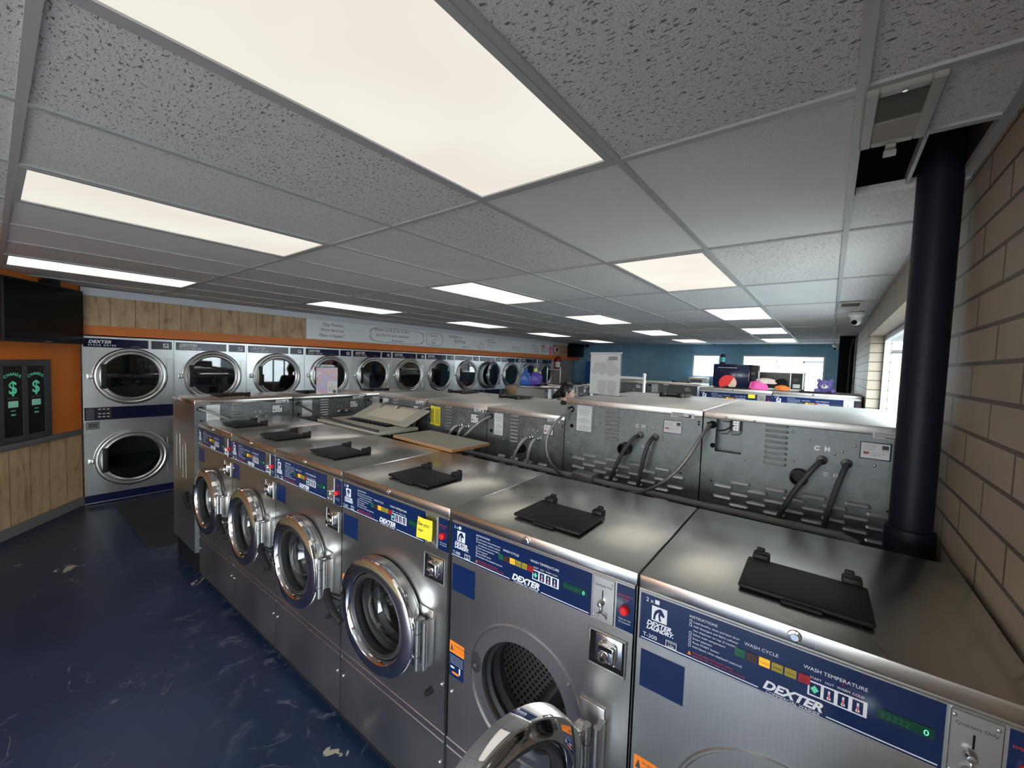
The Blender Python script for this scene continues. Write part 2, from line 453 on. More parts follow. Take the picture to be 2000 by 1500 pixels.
def mk_art():
    m, t, b = new_mat('watercolour_sheet')
    n = noise(t, coords(t), 9, 5, 0.6, 1.2)
    r = N(t, 'ValToRGB'); e = r.color_ramp.elements
    e[0].position, e[0].color = 0.30, (0.30, 0.55, 0.72, 1)
    e[1].position, e[1].color = 0.72, (0.62, 0.70, 0.80, 1)
    for p_, c_ in ((0.42, (0.50, 0.46, 0.66)), (0.50, (0.66, 0.34, 0.38)), (0.56, (0.66, 0.56, 0.40)), (0.63, (0.58, 0.52, 0.70))):
        k = e.new(p_); k.color = (*c_, 1)
    t.links.new(n.outputs[0], r.inputs[0]); t.links.new(r.outputs[0], b.inputs['Base Color'])
    b.inputs['Roughness'].default_value = 0.3
    return m
M['art'] = mk_art()

def mk_fur():
    m, t, b = new_mat('purple_plush')
    n = noise(t, coords(t), 90, 3)
    r = ramp(t, n.outputs[0], 0.3, (0.13, 0.10, 0.36), 0.7, (0.32, 0.26, 0.66))
    t.links.new(r.outputs[0], b.inputs['Base Color']); b.inputs['Roughness'].default_value = 0.9
    bump(t, b, n.outputs[0], 0.8, 0.01)
    return m
M['fur'] = mk_fur()

# ------------------------------------------------------------------ mesh builder
_text_cache = {}
def text_mesh(s, size, shear=0.0, align='LEFT', bold=0.0, spacing=1.0, sx=1.0):
    key = (s, size, shear, align, bold, spacing, sx)
    if key in _text_cache: return _text_cache[key]
    c = bpy.data.curves.new('t', 'FONT')
    c.body = s; c.size = size; c.shear = shear; c.align_x = align
    c.offset = bold; c.space_character = spacing
    c.resolution_u = 3; c.fill_mode = 'BOTH'
    o = bpy.data.objects.new('t', c)
    me = o.to_mesh()
    vs = [(v.co.x*sx, v.co.y) for v in me.vertices]
    fs = [tuple(p.vertices) for p in me.polygons]
    o.to_mesh_clear()
    bpy.data.objects.remove(o); bpy.data.curves.remove(c)
    _text_cache[key] = (vs, fs)
    return vs, fs

class MB:
    def __init__(self, *mats):
        self.bm = bmesh.new()
        self.mats = [M[m] if isinstance(m, str) else m for m in mats]
        self.uv = self.bm.loops.layers.uv.new('UVMap')
        self.X = None
    def mi(self, m):
        if isinstance(m, int): return m
        mm = M[m] if isinstance(m, str) else m
        if mm not in self.mats: self.mats.append(mm)
        return self.mats.index(mm)
    def _v(self, p):
        p = Vector(p)
        if self.X is not None: p = self.X @ p
        return self.bm.verts.new(p)
    def face(self, pts, m=0):
        f = self.bm.faces.new([self._v(p) for p in pts]); f.material_index = self.mi(m); return f
    def box(self, x0, x1, y0, y1, z0, z1, m=0, bev=0.0, seg=2):
        if x0 > x1: x0, x1 = x1, x0
        if y0 > y1: y0, y1 = y1, y0
        if z0 > z1: z0, z1 = z1, z0
        v = [self._v(p) for p in ((x0,y0,z0),(x1,y0,z0),(x1,y1,z0),(x0,y1,z0),(x0,y0,z1),(x1,y0,z1),(x1,y1,z1),(x0,y1,z1))]
        fs = []
        for q in ((3,2,1,0),(4,5,6,7),(0,1,5,4),(1,2,6,5),(2,3,7,6),(3,0,4,7)):
            f = self.bm.faces.new([v[i] for i in q]); f.material_index = self.mi(m); fs.append(f)
        if bev:
            es = list({e for f in fs for e in f.edges})
            r = bmesh.ops.bevel(self.bm, geom=es, offset=bev, segments=seg, profile=0.5, affect='EDGES', clamp_overlap=True)
            for f in r['faces']: f.material_index = self.mi(m)
        return self
    def prism(self, poly, axis, a0, a1, m=0):
        """extrude a 2D polygon along axis 'x','y' or 'z'"""
        def P(p, a):
            return {'x': (a, p[0], p[1]), 'y': (p[0], a, p[1]), 'z': (p[0], p[1], a)}[axis]
        A = [self._v(P(p, a0)) for p in poly]; B = [self._v(P(p, a1)) for p in poly]
        k = self.mi(m); n = len(poly)
        fs = [self.bm.faces.new(A[::-1]), self.bm.faces.new(B)]
        for i in range(n):
            fs.append(self.bm.faces.new((A[i], A[(i+1) % n], B[(i+1) % n], B[i])))
        for f in fs: f.material_index = k
        return self
    def lathe(self, prof, o=(0,0,0), ax='y', n=32, m=0, uvs=None, closed=False, sz=1.0):
        """prof: (radius, distance along axis). Closed profile loops back."""
        o = Vector(o); k = self.mi(m); rings = []
        for (r, h) in prof:
            ring = []
            if r < 1e-6:
                p = {'y': (0, h, 0), 'x': (h, 0, 0), 'z': (0, 0, h)}[ax]
                ring = [self._v(o+Vector(p))]
            else:
                for i in range(n):
                    a = 2*PI*i/n; c, s = r*math.cos(a), r*math.sin(a)*sz
                    p = {'y': (c, h, s), 'x': (h, c, s), 'z': (c, s, h)}[ax]
                    ring.append(self._v(o+Vector(p)))
            rings.append(ring)
        L = len(rings); pairs = [(i, i+1) for i in range(L-1)]
        if closed: pairs.append((L-1, 0))
        for ia, ib in pairs:
            A, B = rings[ia], rings[ib]
            for i in range(n):
                j = (i+1) % n
                if len(A) == 1 and len(B) == 1: continue
                if len(A) == 1: vs = (A[0], B[j], B[i])
                elif len(B) == 1: vs = (A[i], A[j], B[0])
                else: vs = (A[i], A[j], B[j], B[i])
                f = self.bm.faces.new(vs); f.material_index = k
                if uvs and len(vs) == 4:
                    uu, vv = uvs
                    d0 = prof[ia][1]; d1 = prof[ib][1]
                    for lp, (a_, b_) in zip(f.loops, ((i, d0), (i+1, d0), (i+1, d1), (i, d1))):
                        lp[self.uv].uv = (a_/n*uu, b_*vv)
        return self
    def cyl(self, a, b, r, r2=None, n=16, m=0):
        a, b = Vector(a), Vector(b); d = b-a
        q = d.to_track_quat('Z', 'Y').to_matrix().to_4x4(); q.translation = a
        old = self.X
        self.X = q if old is None else old @ q
        self.lathe([(0, 0), (r, 0), (r2 if r2 is not None else r, d.length), (0, d.length)], ax='z', n=n, m=m)
        self.X = old
        return self
    def tube(self, pts, r, n=10, m=0, closed=False, caps=True):
        P = [Vector(p) for p in pts]; k = self.mi(m); rings = []; up = None
        L = len(P)
        for i, p in enumerate(P):
            if closed: t = P[(i+1) % L]-P[i-1]
            else: t = (P[min(i+1, L-1)]-P[max(i-1, 0)])
            t.normalize()
            if up is None:
                up = Vector((0, 0, 1)) if abs(t.z) < 0.9 else Vector((1, 0, 0))
            u = t.cross(up).normalized(); w = u.cross(t).normalized(); up = w
            rr = r[i] if isinstance(r, (list, tuple)) else r
            rings.append([self._v(p+u*rr*math.cos(2*PI*j/n)+w*rr*math.sin(2*PI*j/n)) for j in range(n)])
        for i in range(L if closed else L-1):
            A, B = rings[i], rings[(i+1) % L]
            for j in range(n):
                f = self.bm.faces.new((A[j], A[(j+1) % n], B[(j+1) % n], B[j])); f.material_index = k
        if caps and not closed:
            for q in (rings[0][::-1], rings[-1]):
                f = self.bm.faces.new(q); f.material_index = k
        return self
    def ball(self, o, r, m=0, n=16, sc=(1, 1, 1)):
        prof = [(r*math.sin(PI*i/n)*1.0, -r*math.cos(PI*i/n)) for i in range(n+1)]
        prof[0] = (0, -r); prof[-1] = (0, r)
        old = self.X
        q = Matrix.Translation(Vector(o)) @ Matrix.Diagonal((*sc, 1))
        self.X = q if old is None else old @ q
        self.lathe(prof, ax='z', n=n+4, m=m)
        self.X = old
        return self
    def plate_hole(self, x0, x1, z0, z1, y, cx, cz, r, n=48, m=0):
        """flat sheet facing -y with one round hole"""
        k = self.mi(m)
        ang = [2*PI*i/n for i in range(n)]
        for cxn, czn in ((x0, z0), (x1, z0), (x1, z1), (x0, z1)):
            ang.append(math.atan2(czn-cz, cxn-cx) % (2*PI))
        ang = sorted(set(round(a, 6) for a in ang))
        inn, out = [], []
        for a in ang:
            c, s = math.cos(a), math.sin(a)
            inn.append(self._v((cx+r*c, y, cz+r*s)))
            ts = []
            if c > 1e-9: ts.append((x1-cx)/c)
            if c < -1e-9: ts.append((x0-cx)/c)
            if s > 1e-9: ts.append((z1-cz)/s)
            if s < -1e-9: ts.append((z0-cz)/s)
            q = min(ts)
            out.append(self._v((cx+q*c, y, cz+q*s)))
        L = len(ang)
        for i in range(L):
            j = (i+1) % L
            f = self.bm.faces.new((inn[j], inn[i], out[i], out[j])); f.material_index = k
        return self
    def text(self, s, size, x, z, y, m=0, shear=0.0, align='LEFT', bold=0.0, spacing=1.0, sx=1.0, flip=False, rot=0.0):
        """lettering on a plane facing -y (flip: facing +y)"""
        vs, fs = text_mesh(s, size, shear, align, bold, spacing, sx)
        k = self.mi(m); c_, s_ = math.cos(rot), math.sin(rot)
        V = []
        for (a, b) in vs:
            a, b = a*c_-b*s_, a*s_+b*c_
            V.append(self._v((x-a if flip else x+a, y, z+b)))
        for f in fs:
            try:
                q = self.bm.faces.new([V[i] for i in f]); q.material_index = k
            except ValueError: pass
        return self
    def ring_plate(self, x0, x1, z0, z1, y, w, m=0):
        for (a, b, c, d) in ((x0, x1, z0, z0+w), (x0, x1, z1-w, z1), (x0, x0+w, z0+w, z1-w), (x1-w, x1, z0+w, z1-w)):
            self.face(((a, y, c), (b, y, c), (b, y, d), (a, y, d)), m)
        return self
    def rect(self, x0, x1, z0, z1, y, m=0, flip=False):
        q = [(x0, y, z0), (x1, y, z0), (x1, y, z1), (x0, y, z1)]
        return self.face(q[::-1] if flip else q, m)
    def build(self, name, parent=None, smooth=True, label=None, mesh_only=False):
        me = bpy.data.meshes.new(name)
        self.bm.normal_update()
        self.bm.to_mesh(me); self.bm.free()
        for m in self.mats: me.materials.append(m)
        if smooth:
            for p in me.polygons: p.use_smooth = True
            me.set_sharp_from_angle(angle=R(30))
        o = bpy.data.objects.new(name, me)
        COL.objects.link(o)
        if parent is not None: o.parent = parent
        if label: o['label'] = label
        return o

def tag(o, label, cat, group=None, kind=None):
    o['label'] = label; o['category'] = cat
    if group: o['group'] = group
    if kind: o['kind'] = kind
    return o
def thing(name, label, cat, loc=(0, 0, 0), rz=0.0, group=None):
    o = bpy.data.objects.new(name, None)
    o.empty_display_size = 0.1
    COL.objects.link(o); o.location = loc; o.rotation_euler = (0, 0, rz)
    return tag(o, label, cat, group)
def struct(o):
    o['kind'] = 'structure'; return o
def kids(o): return [c for c in bpy.data.objects if c.parent == o]
def dup(root, loc, rz=None, label=None, group=None, sx=None, skip=()):
    r = root.copy(); COL.objects.link(r); r.location = loc
    if rz is not None: r.rotation_euler = (0, 0, rz)
    if sx is not None: r.scale = (sx, 1, 1)
    if label: r['label'] = label
    if group: r['group'] = group
    for ch in kids(root):
        if ch.name.split('.')[0] in skip: continue
        c = ch.copy(); COL.objects.link(c); c.parent = r
        for g in kids(ch):
            d = g.copy(); COL.objects.link(d); d.parent = c
    return r

# ------------------------------------------------------------------ the setting
b = MB('floor'); b.box(-6.1, 10.8, -1.1, 6.75, -0.1, 0.0); struct(b.build('floor'))
b = MB('asphalt'); b.box(-40, 45, -45, 40, -0.16, -0.12); struct(b.build('ground_outside'))

TU, TV = 1.2192, 0.6096
HOLE = (0.33, 0.745, -0.92, -0.622)
LIGHTS = [(u, v) for v in (0, 3, 7) for u in (-3, -1, 1, 3, 5, 7)]
smooth_cells = {(0, -1), (0, 0), (0, 3), (-1, 4), (-1, 5), (0, 4), (1, 4), (2, 3), (1, 2), (2, -1), (2, 0), (3, -1), (3, 1), (3, 2), (4, -1), (4, 0)}
light_cells = {(-1, 2), (0, 2), (1, 1), (-2, 2), (0, -2), (1, -2), (2, 1), (2, 2)}
b = MB('tile_fissured', 'tile_light', 'tile_smooth')
rr = random.Random(3)
for u in range(-5, 9):
    for v in range(-2, 10):
        if (u, v) in LIGHTS: continue
        x0, x1 = max(u*TU, -6.0), min((u+1)*TU, 10.66)
        y0, y1 = max(v*TV, -0.92), min((v+1)*TV, 5.95)
        if x1 <= x0 or y1 <= y0: continue
        k = 2 if (u, v) in smooth_cells else 1 if (u, v) in light_cells else 0
        if (u, v) not in smooth_cells and (u > 4 or u < -2): k = rr.choice((0, 1, 2))
        z = CEIL+0.006
        if (u, v) == (0, -2):
            for (a, c, d, e) in ((0, HOLE[0], -0.92, TV*-1), (HOLE[1], TU, -0.92, -TV)):
                b.face(((a, d, z), (a, e, z), (c, e, z), (c, d, z)), 1)
            continue
        b.face(((x0, y0, z), (x0, y1, z), (x1, y1, z), (x1, y0, z)), k)
ceil_o = struct(b.build('ceiling'))
b = MB('grid')
g = 0.0115
for u in range(-4, 9):
    b.box(u*TU-g, u*TU+g, -0.92, 5.95, CEIL-0.002, CEIL+0.02)
for v in range(-1, 10):
    b.box(-6.0, 10.66, v*TV-g, v*TV+g, CEIL-0.0025, CEIL+0.02)
b.box(-6.0, 10.66, -0.92, -0.895, CEIL-0.003, CEIL+0.02)
b.box(HOLE[0]-0.022, HOLE[0], -0.92, -TV, CEIL-0.002, CEIL+0.02)
b.box(HOLE[0], HOLE[1]+0.1, -0.77, -0.76, CEIL+0.01, CEIL+0.05)
struct(b.build('ceiling_grid', ceil_o))
b = MB('tile_smooth'); b.box(HOLE[1]-0.012, HOLE[1], -0.92, -0.625, CEIL-0.006, CEIL+0.028)
struct(b.build('torn_tile_edge', ceil_o))
b = MB('black_matt'); b.box(-6.3, 10.9, -1.2, 7.0, 2.95, 3.05); struct(b.build('ceiling_deck'))

def wall_with_holes(name, mat, axis, a0, a1, t0, t1, z0, z1, holes, mats=None):
    """wall along axis (0 = x, 1 = y), thickness t0..t1, holes (a, b, zlow, zhigh)"""
    b = MB(mat)
    def bx(p, q, r_, s_):
        if q-p < 1e-4 or s_-r_ < 1e-4: return
        if axis == 0: b.box(p, q, t0, t1, r_, s_)
        else: b.box(t0, t1, p, q, r_, s_)
    cur = a0
    for (p, q, zl, zh) in sorted(holes):
        bx(cur, p, z0, z1); bx(p, q, z0, zl); bx(p, q, zh, z1); cur = q
    bx(cur, a1, z0, z1)
    return struct(b.build(name))
WX0, WX1, WZ0, WZ1 = 1.30, 4.70, 0.90, 2.205
wall_with_holes('wall_right', 'block_tan', 0, -6.1, 10.8, -1.10, -0.92, -0.1, 2.95, [(WX0, WX1, WZ0, WZ1), (-5.3, -1.9, 0.25, 2.25)])  # second hole is for the added, unseen daylight window
b = MB('block_tan_end'); b.box(WX1-0.006, WX1-0.0005, -1.03, -0.9195, WZ0, WZ1-0.013); b.box(WX0+0.0005, WX0+0.006, -1.03, -0.9195, WZ0, WZ1-0.013)
struct(b.build('trim_1'))
b = MB('siding'); b.box(1.2, 4.92, -0.92, -0.905, WZ1-0.004, 2.437); b.box(WX0, WX1, -1.09, -0.905, WZ1-0.012, WZ1-0.003)
struct(b.build('trim_2'))
WB = [(1.735, 2.42, 1.56, 2.165), (-0.485, 1.215, 1.30, 2.17)]
wall_with_holes('wall_back', 'block_blue', 1, -1.1, 6.75, 10.66, 10.82, -0.1, 2.95, WB)
wall_with_holes('wall_front', 'block_tan_end', 1, -1.1, 2.6, -6.15, -6.0, -0.1, 2.95, [(-0.8, 2.4, 0.12, 2.32)])  # unseen wall; its window hole is added to let daylight in

def window(n, axis, a0, a1, z0, z1, t, inward, fw=0.045, mull=()):
    """framed pane; t = plane position"""
    b = MB('trim_white')
    d0, d1 = t-0.025, t+0.025
    def bx(p, q, r_, s_):
        if axis == 0: b.box(p, q, d0, d1, r_, s_, bev=0.004, seg=1)
        else: b.box(d0, d1, p, q, r_, s_, bev=0.004, seg=1)
    bx(a0, a1, z0, z0+fw); bx(a0, a1, z1-fw, z1); bx(a0, a0+fw, z0+fw, z1-fw); bx(a1-fw, a1, z0+fw, z1-fw)
    for k in mull: bx(k-0.02, k+0.02, z0+fw, z1-fw)
    o = struct(b.build('window_%d' % n))
    b = MB('glass')
    if axis == 0: b.face(((a0+fw, t, z0+fw), (a1-fw, t, z0+fw), (a1-fw, t, z1-fw), (a0+fw, t, z1-fw)))
    else: b.face(((t, a0+fw, z0+fw), (t, a1-fw, z0+fw), (t, a1-fw, z1-fw), (t, a0+fw, z1-fw)))
    struct(b.build('window_pane', o))
    return o
window(1, 0, WX0, WX1, WZ0, WZ1-0.012, -1.06, 1, 0.05)
window(2, 1, *WB[0], 10.70, -1, 0.035)
window(3, 1, *WB[1], 10.70, -1, 0.035)
window(5, 0, -5.3, -1.9, 0.25, 2.25, -1.06, 1, 0.06, (-3.6,))  # unseen window, added as extra daylight for the dryer wall and left side
window(4, 1, -0.8, 2.4, 0.12, 2.32, -6.08, 1, 0.06, (0.8,))  # unseen window, added as a daylight source behind the camera

# wall behind and above the dryers
b = MB('block_grey'); b.box(-0.66, 10.8, 6.58, 6.75, -0.1, 2.95); struct(b.build('wall_left'))
b = MB('block_grey'); b.box(9.10, 10.40, 6.02, 6.58, 0.0, 1.917); struct(b.build('wall_left_panel'))
b = MB('orange'); b.box(-1.2, -0.668, 5.975, 6.75, -0.1, 2.95); struct(b.build('wall_left_return'))
SY = 5.945
def framed(name, mats, x0, x1, y0, y1, z0, z1):
    b = MB(*mats); b.box(x0, x1, y0, y1, z0, z1); return struct(b.build(name))
framed('trim_3', ['wood'], -0.665, 10.66, SY, SY+0.10, 2.02, 2.36)
framed('trim_4', ['orange'], -0.665, 10.66, SY-0.02, SY+0.10, 1.918, 2.025)
framed('trim_5', ['trim_white'], -0.665, 10.66, SY-0.02, SY+0.10, 2.352, 2.438)
framed('trim_6', ['orange'], 9.00, 9.10, SY-0.01, SY+0.09, 0.0, 1.918)
framed('trim_7', ['trim_white'], -0.672, -0.650, SY-0.022, SY-0.002, 1.92, 2.35)

# diagonal end wall with the change machines
DP = Vector((-0.675, 5.955, 0)); DA = math.atan2(0.79, 0.61)   # local +x runs from the far left end towards the dryers
def diag_obj(o):
    o.location = DP; o.rotation_euler = (0, 0, DA); return o
b = MB('orange'); b.box(-5.2, 0, 0, 0.12, 0.865, 2.95); diag_obj(struct(b.build('wall_end')))
b = MB('wood'); b.box(-5.2, 0, -0.002, 0.12, 0.09, 0.815); diag_obj(struct(b.build('trim_8')))
b = MB('grey_trim'); b.box(-5.2, 0, -0.03, 0.12, 0.812, 0.868, bev=0.004); diag_obj(struct(b.build('trim_9')))
b = MB('grey_trim'); b.box(-5.2, 0, -0.012, 0.12, 0.0, 0.10); diag_obj(struct(b.build('baseboard_end')))
framed('wall_corner', ['orange'], -6.1, -3.75, 2.0, 2.15, -0.1, 2.95)

# black plinths under the machines
b = MB('black_matt'); b.prism([(-0.232, -0.91), (0.30, -0.91), (0.30, 3.16), (-0.288, 3.16)], 'z', 0, 0.058); struct(b.build('trim_10'))
framed('trim_11', ['black_matt'], -0.295, 1.85, 3.32, 3.86, 0, 0.165)
framed('trim_12', ['black_matt'], 0.95, 1.75, -0.89, 2.64, 0, 0.10)
framed('trim_13', ['black_matt'], 5.02, 5.80, -0.89, 0.85, 0, 0.10)
framed('trim_14', ['black_matt'], 6.35, 7.15, 1.22, 3.0, 0, 0.10)
framed('trim_15', ['black_matt'], 4.34, 6.50, 3.10, 3.70, 0, 0.16)

# ------------------------------------------------------------------ ceiling fittings
cname = {0: 'the row by the tan wall', 3: 'the middle row', 7: 'the row along the dryers'}
oname = {-3: 'unseen behind the camera', -1: 'first in view', 1: 'second in view', 3: 'third in view', 5: 'fourth in view', 7: 'last before the blue wall'}
def lamp_level(u, v):
    if u == -3: return 2.6  # unseen lamps continuing the rows, added for illumination
    if v == 7: return 2.4
    return {-1: 1.0, 1: 1.1 if v == 0 else 1.4, 3: 2.2}.get(u, 4.0)
light_frame = None
for (u, v) in LIGHTS:
    lab = 'flat lit ceiling panel in %s, %s' % (cname[v], oname[u])
    if (u, v) == (-1, 0): lab = 'huge lit ceiling panel overhead, the largest one'
    t = thing('ceiling_light', lab, 'ceiling light', (u*TU, v*TV, CEIL), 0, 'ceiling light panels')
    if light_frame is None:
        b = MB('grid')
        for (a, c, d, e) in ((0.012, TU-0.012, 0.012, 0.034), (0.012, TU-0.012, TV-0.034, TV-0.012), (0.012, 0.034, 0.034, TV-0.034), (TU-0.034, TU-0.012, 0.034, TV-0.034)):
            b.box(a, c, d, e, -0.004, 0.06)
        light_frame = b.build('frame', t)
    else:
        c = light_frame.copy(); COL.objects.link(c); c.parent = t
    b = MB(mk_panel(lamp_level(u, v))); b.face(((0.03, 0.03, 0.002), (0.03, TV-0.03, 0.002), (TU-0.03, TV-0.03, 0.002), (TU-0.03, 0.03, 0.002)))
    b.build('diffuser', t)

def vent(loc, w, d, label):
    t = thing('ceiling_vent', label, 'air vent', loc)
    b = MB('vent')
    q = 0.026
    for (a, c, e, f_) in ((0, w, 0, q), (0, w, d-q, d), (0, q, q, d-q), (w-q, w, q, d-q)):
        b.box(a, c, e, f_, -0.012, 0.004, bev=0.003, seg=1)
    b.box(w*0.52, w*0.54, q, d-q, -0.010, 0.0)
    b.build('frame', t)
    b = MB('black_matt'); b.box(q, w-q, q, d-q, -0.001, 0.002); b.build('backing', t)
    b = MB('vent')
    n = 17
    for i in range(n):
        x = q+0.006+(w*0.52-q-0.008)*i/n
        b.face(((x, q, -0.010), (x, d-q, -0.010), (x+0.0045, d-q, -0.003), (x+0.0045, q, -0.003)))
    for i in range(n):
        x = w*0.54+0.003+(w-q-w*0.54-0.006)*i/n
        b.face(((x+0.0065, q, -0.010), (x+0.0065, d-q, -0.010), (x-0.001, d-q, -0.003), (x-0.001, q, -0.003)))
    b.build('louvres', t)
    b = MB('vent'); b.box(w-0.006, w+0.025, d*0.42, d*0.58, -0.022, -0.010, bev=0.002, seg=1); b.box(w+0.012, w+0.03, d*0.40, d*0.60, -0.034, -0.022)
    b.build('damper_lever', t)
    b = MB('satin'); b.cyl((0.013, d*0.5, -0.012), (0.013, d*0.5, -0.016), 0.005); b.build('screw', t)
    return t
vent((0.008, -0.757, CEIL-0.003), 0.300, 0.140, 'white louvred ceiling vent beside the hole around the black pole')
vent((3.62, -0.80, CEIL-0.003), 0.55, 0.19, 'small far ceiling vent above the window, near the camera dome')

def dome(loc, label, s=1.0):
    t = thing('security_camera', label, 'security camera', loc)
    b = MB('white'); b.lathe([(0, 0), (0.075*s, 0), (0.078*s, -0.03*s), (0.055*s, -0.055*s), (0.05*s, -0.07*s)], ax='z', n=28); b.build('mount_base', t)
    b = MB('white'); b.ball((0, 0, -0.085*s), 0.052*s); b.build('camera_ball', t)
    b = MB('screen'); b.cyl((0.0, 0, -0.085*s), (-0.045*s, 0.02*s, -0.110*s), 0.026*s, n=20); b.build('lens', t)
dome((4.50, -0.78, CEIL-0.004), 'white dome camera on the ceiling above the end of the window')
dome((10.45, -0.66, CEIL-0.004), 'white dome camera on the ceiling at the corner of the blue wall', 1.0)

# black poles
t = thing('support_pole', 'tall black round pole beside the tan block wall, in front', 'pole', (0.70, -0.843, 0))
b = MB('pole'); b.lathe([(0.0575, 0.0), (0.0575, 2.94)], ax='z', n=40); b.build('shaft', t)
b = MB('pole'); b.lathe([(0.0578, 1.235), (0.0655, 1.232), (0.068, 1.225), (0.068, 0.0)], ax='z', n=40); b.build('sleeve', t)
t = thing('support_pole', 'black square column in the far right corner of the room', 'pole', (8.2, -0.80, 0))
b = MB('black_matt'); b.box(-0.12, 0.12, -0.11, 0.11, 0, 2.94, bev=0.01); b.build('shaft', t)
b = MB('rubber'); b.tube([(-0.13, -0.05, 1.3), (-0.13, -0.05, 2.2), (-0.13, -0.08, 2.40)], 0.012); b.build('cable', t)

# ------------------------------------------------------------------ washers
def horse_logo(b, x, z, s, y, m='white_ink', bgm='navy'):
    """framed horse-head emblem, s = size"""
    b.rect(x, x+s, z, z+s, y, m)
    b.face([(x+px_*s, y-0.0006, z+pz_*s) for px_, pz_ in
            ((.10, .08), (.14, .45), (.24, .70), (.42, .86), (.60, .92), (.70, .80), (.86, .52), (.80, .40), (.66, .46), (.56, .50), (.58, .30), (.66, .08))], bgm)
    b.face([(x+px_*s, y-0.0011, z+pz_*s) for px_, pz_ in
            ((.26, .10), (.28, .38), (.38, .58), (.50, .66), (.44, .50), (.46, .30), (.52, .10))], m)

def build_door(b_owner, X, s, with_glass=True):
    """door, glass, handle and hinge leaf as parts; X = transform applied to the geometry"""
    b = MB('chrome'); b.X = X
    b.lathe([(0.232, -0.012), (0.237, -0.016), (0.238, -0.056), (0.2345, -0.064), (0.230, -0.067), (0.186, -0.071), (0.180, -0.066),
             (0.172, -0.048), (0.170, -0.015)], ax='y', n=72, closed=True)
    # hinge lugs
    for dz in (-0.075, 0.075):
        b.box(0.225, 0.262, -0.055, -0.022, dz-0.018, dz+0.018, bev=0.004)
    door = b.build('door', b_owner)
    b = MB('gasket'); b.X = X
    b.lathe([(0.171, -0.052), (0.160, -0.060), (0.152, -0.050), (0.152, -0.020), (0.168, -0.014)], ax='y', n=64)
    b.build('glass_seal', door)
    b = MB('door_glass'); b.X = X
    b.lathe([(0.156, -0.052), (0.150, -0.015), (0.140, 0.030), (0.118, 0.055), (0.07, 0.066), (0, 0.068)], ax='y', n=56)
    b.build('glass_bowl', door)
    b = MB('black'); b.X = X
    b.cyl((-0.232, -0.045, -0.025), (-0.308, -0.086, -0.012), 0.012, 0.012)
    b.tube([(-0.316, -0.082, 0.004), (-0.296, -0.096, -0.014), (-0.225, -0.106, -0.050), (-0.165, -0.103, -0.074)], [0.0145, 0.017, 0.0165, 0.013], n=14)
    b.cyl((-0.238, -0.030, -0.070), (-0.285, -0.050, -0.085), 0.011, 0.008)
    b.build('handle', door)
    return door

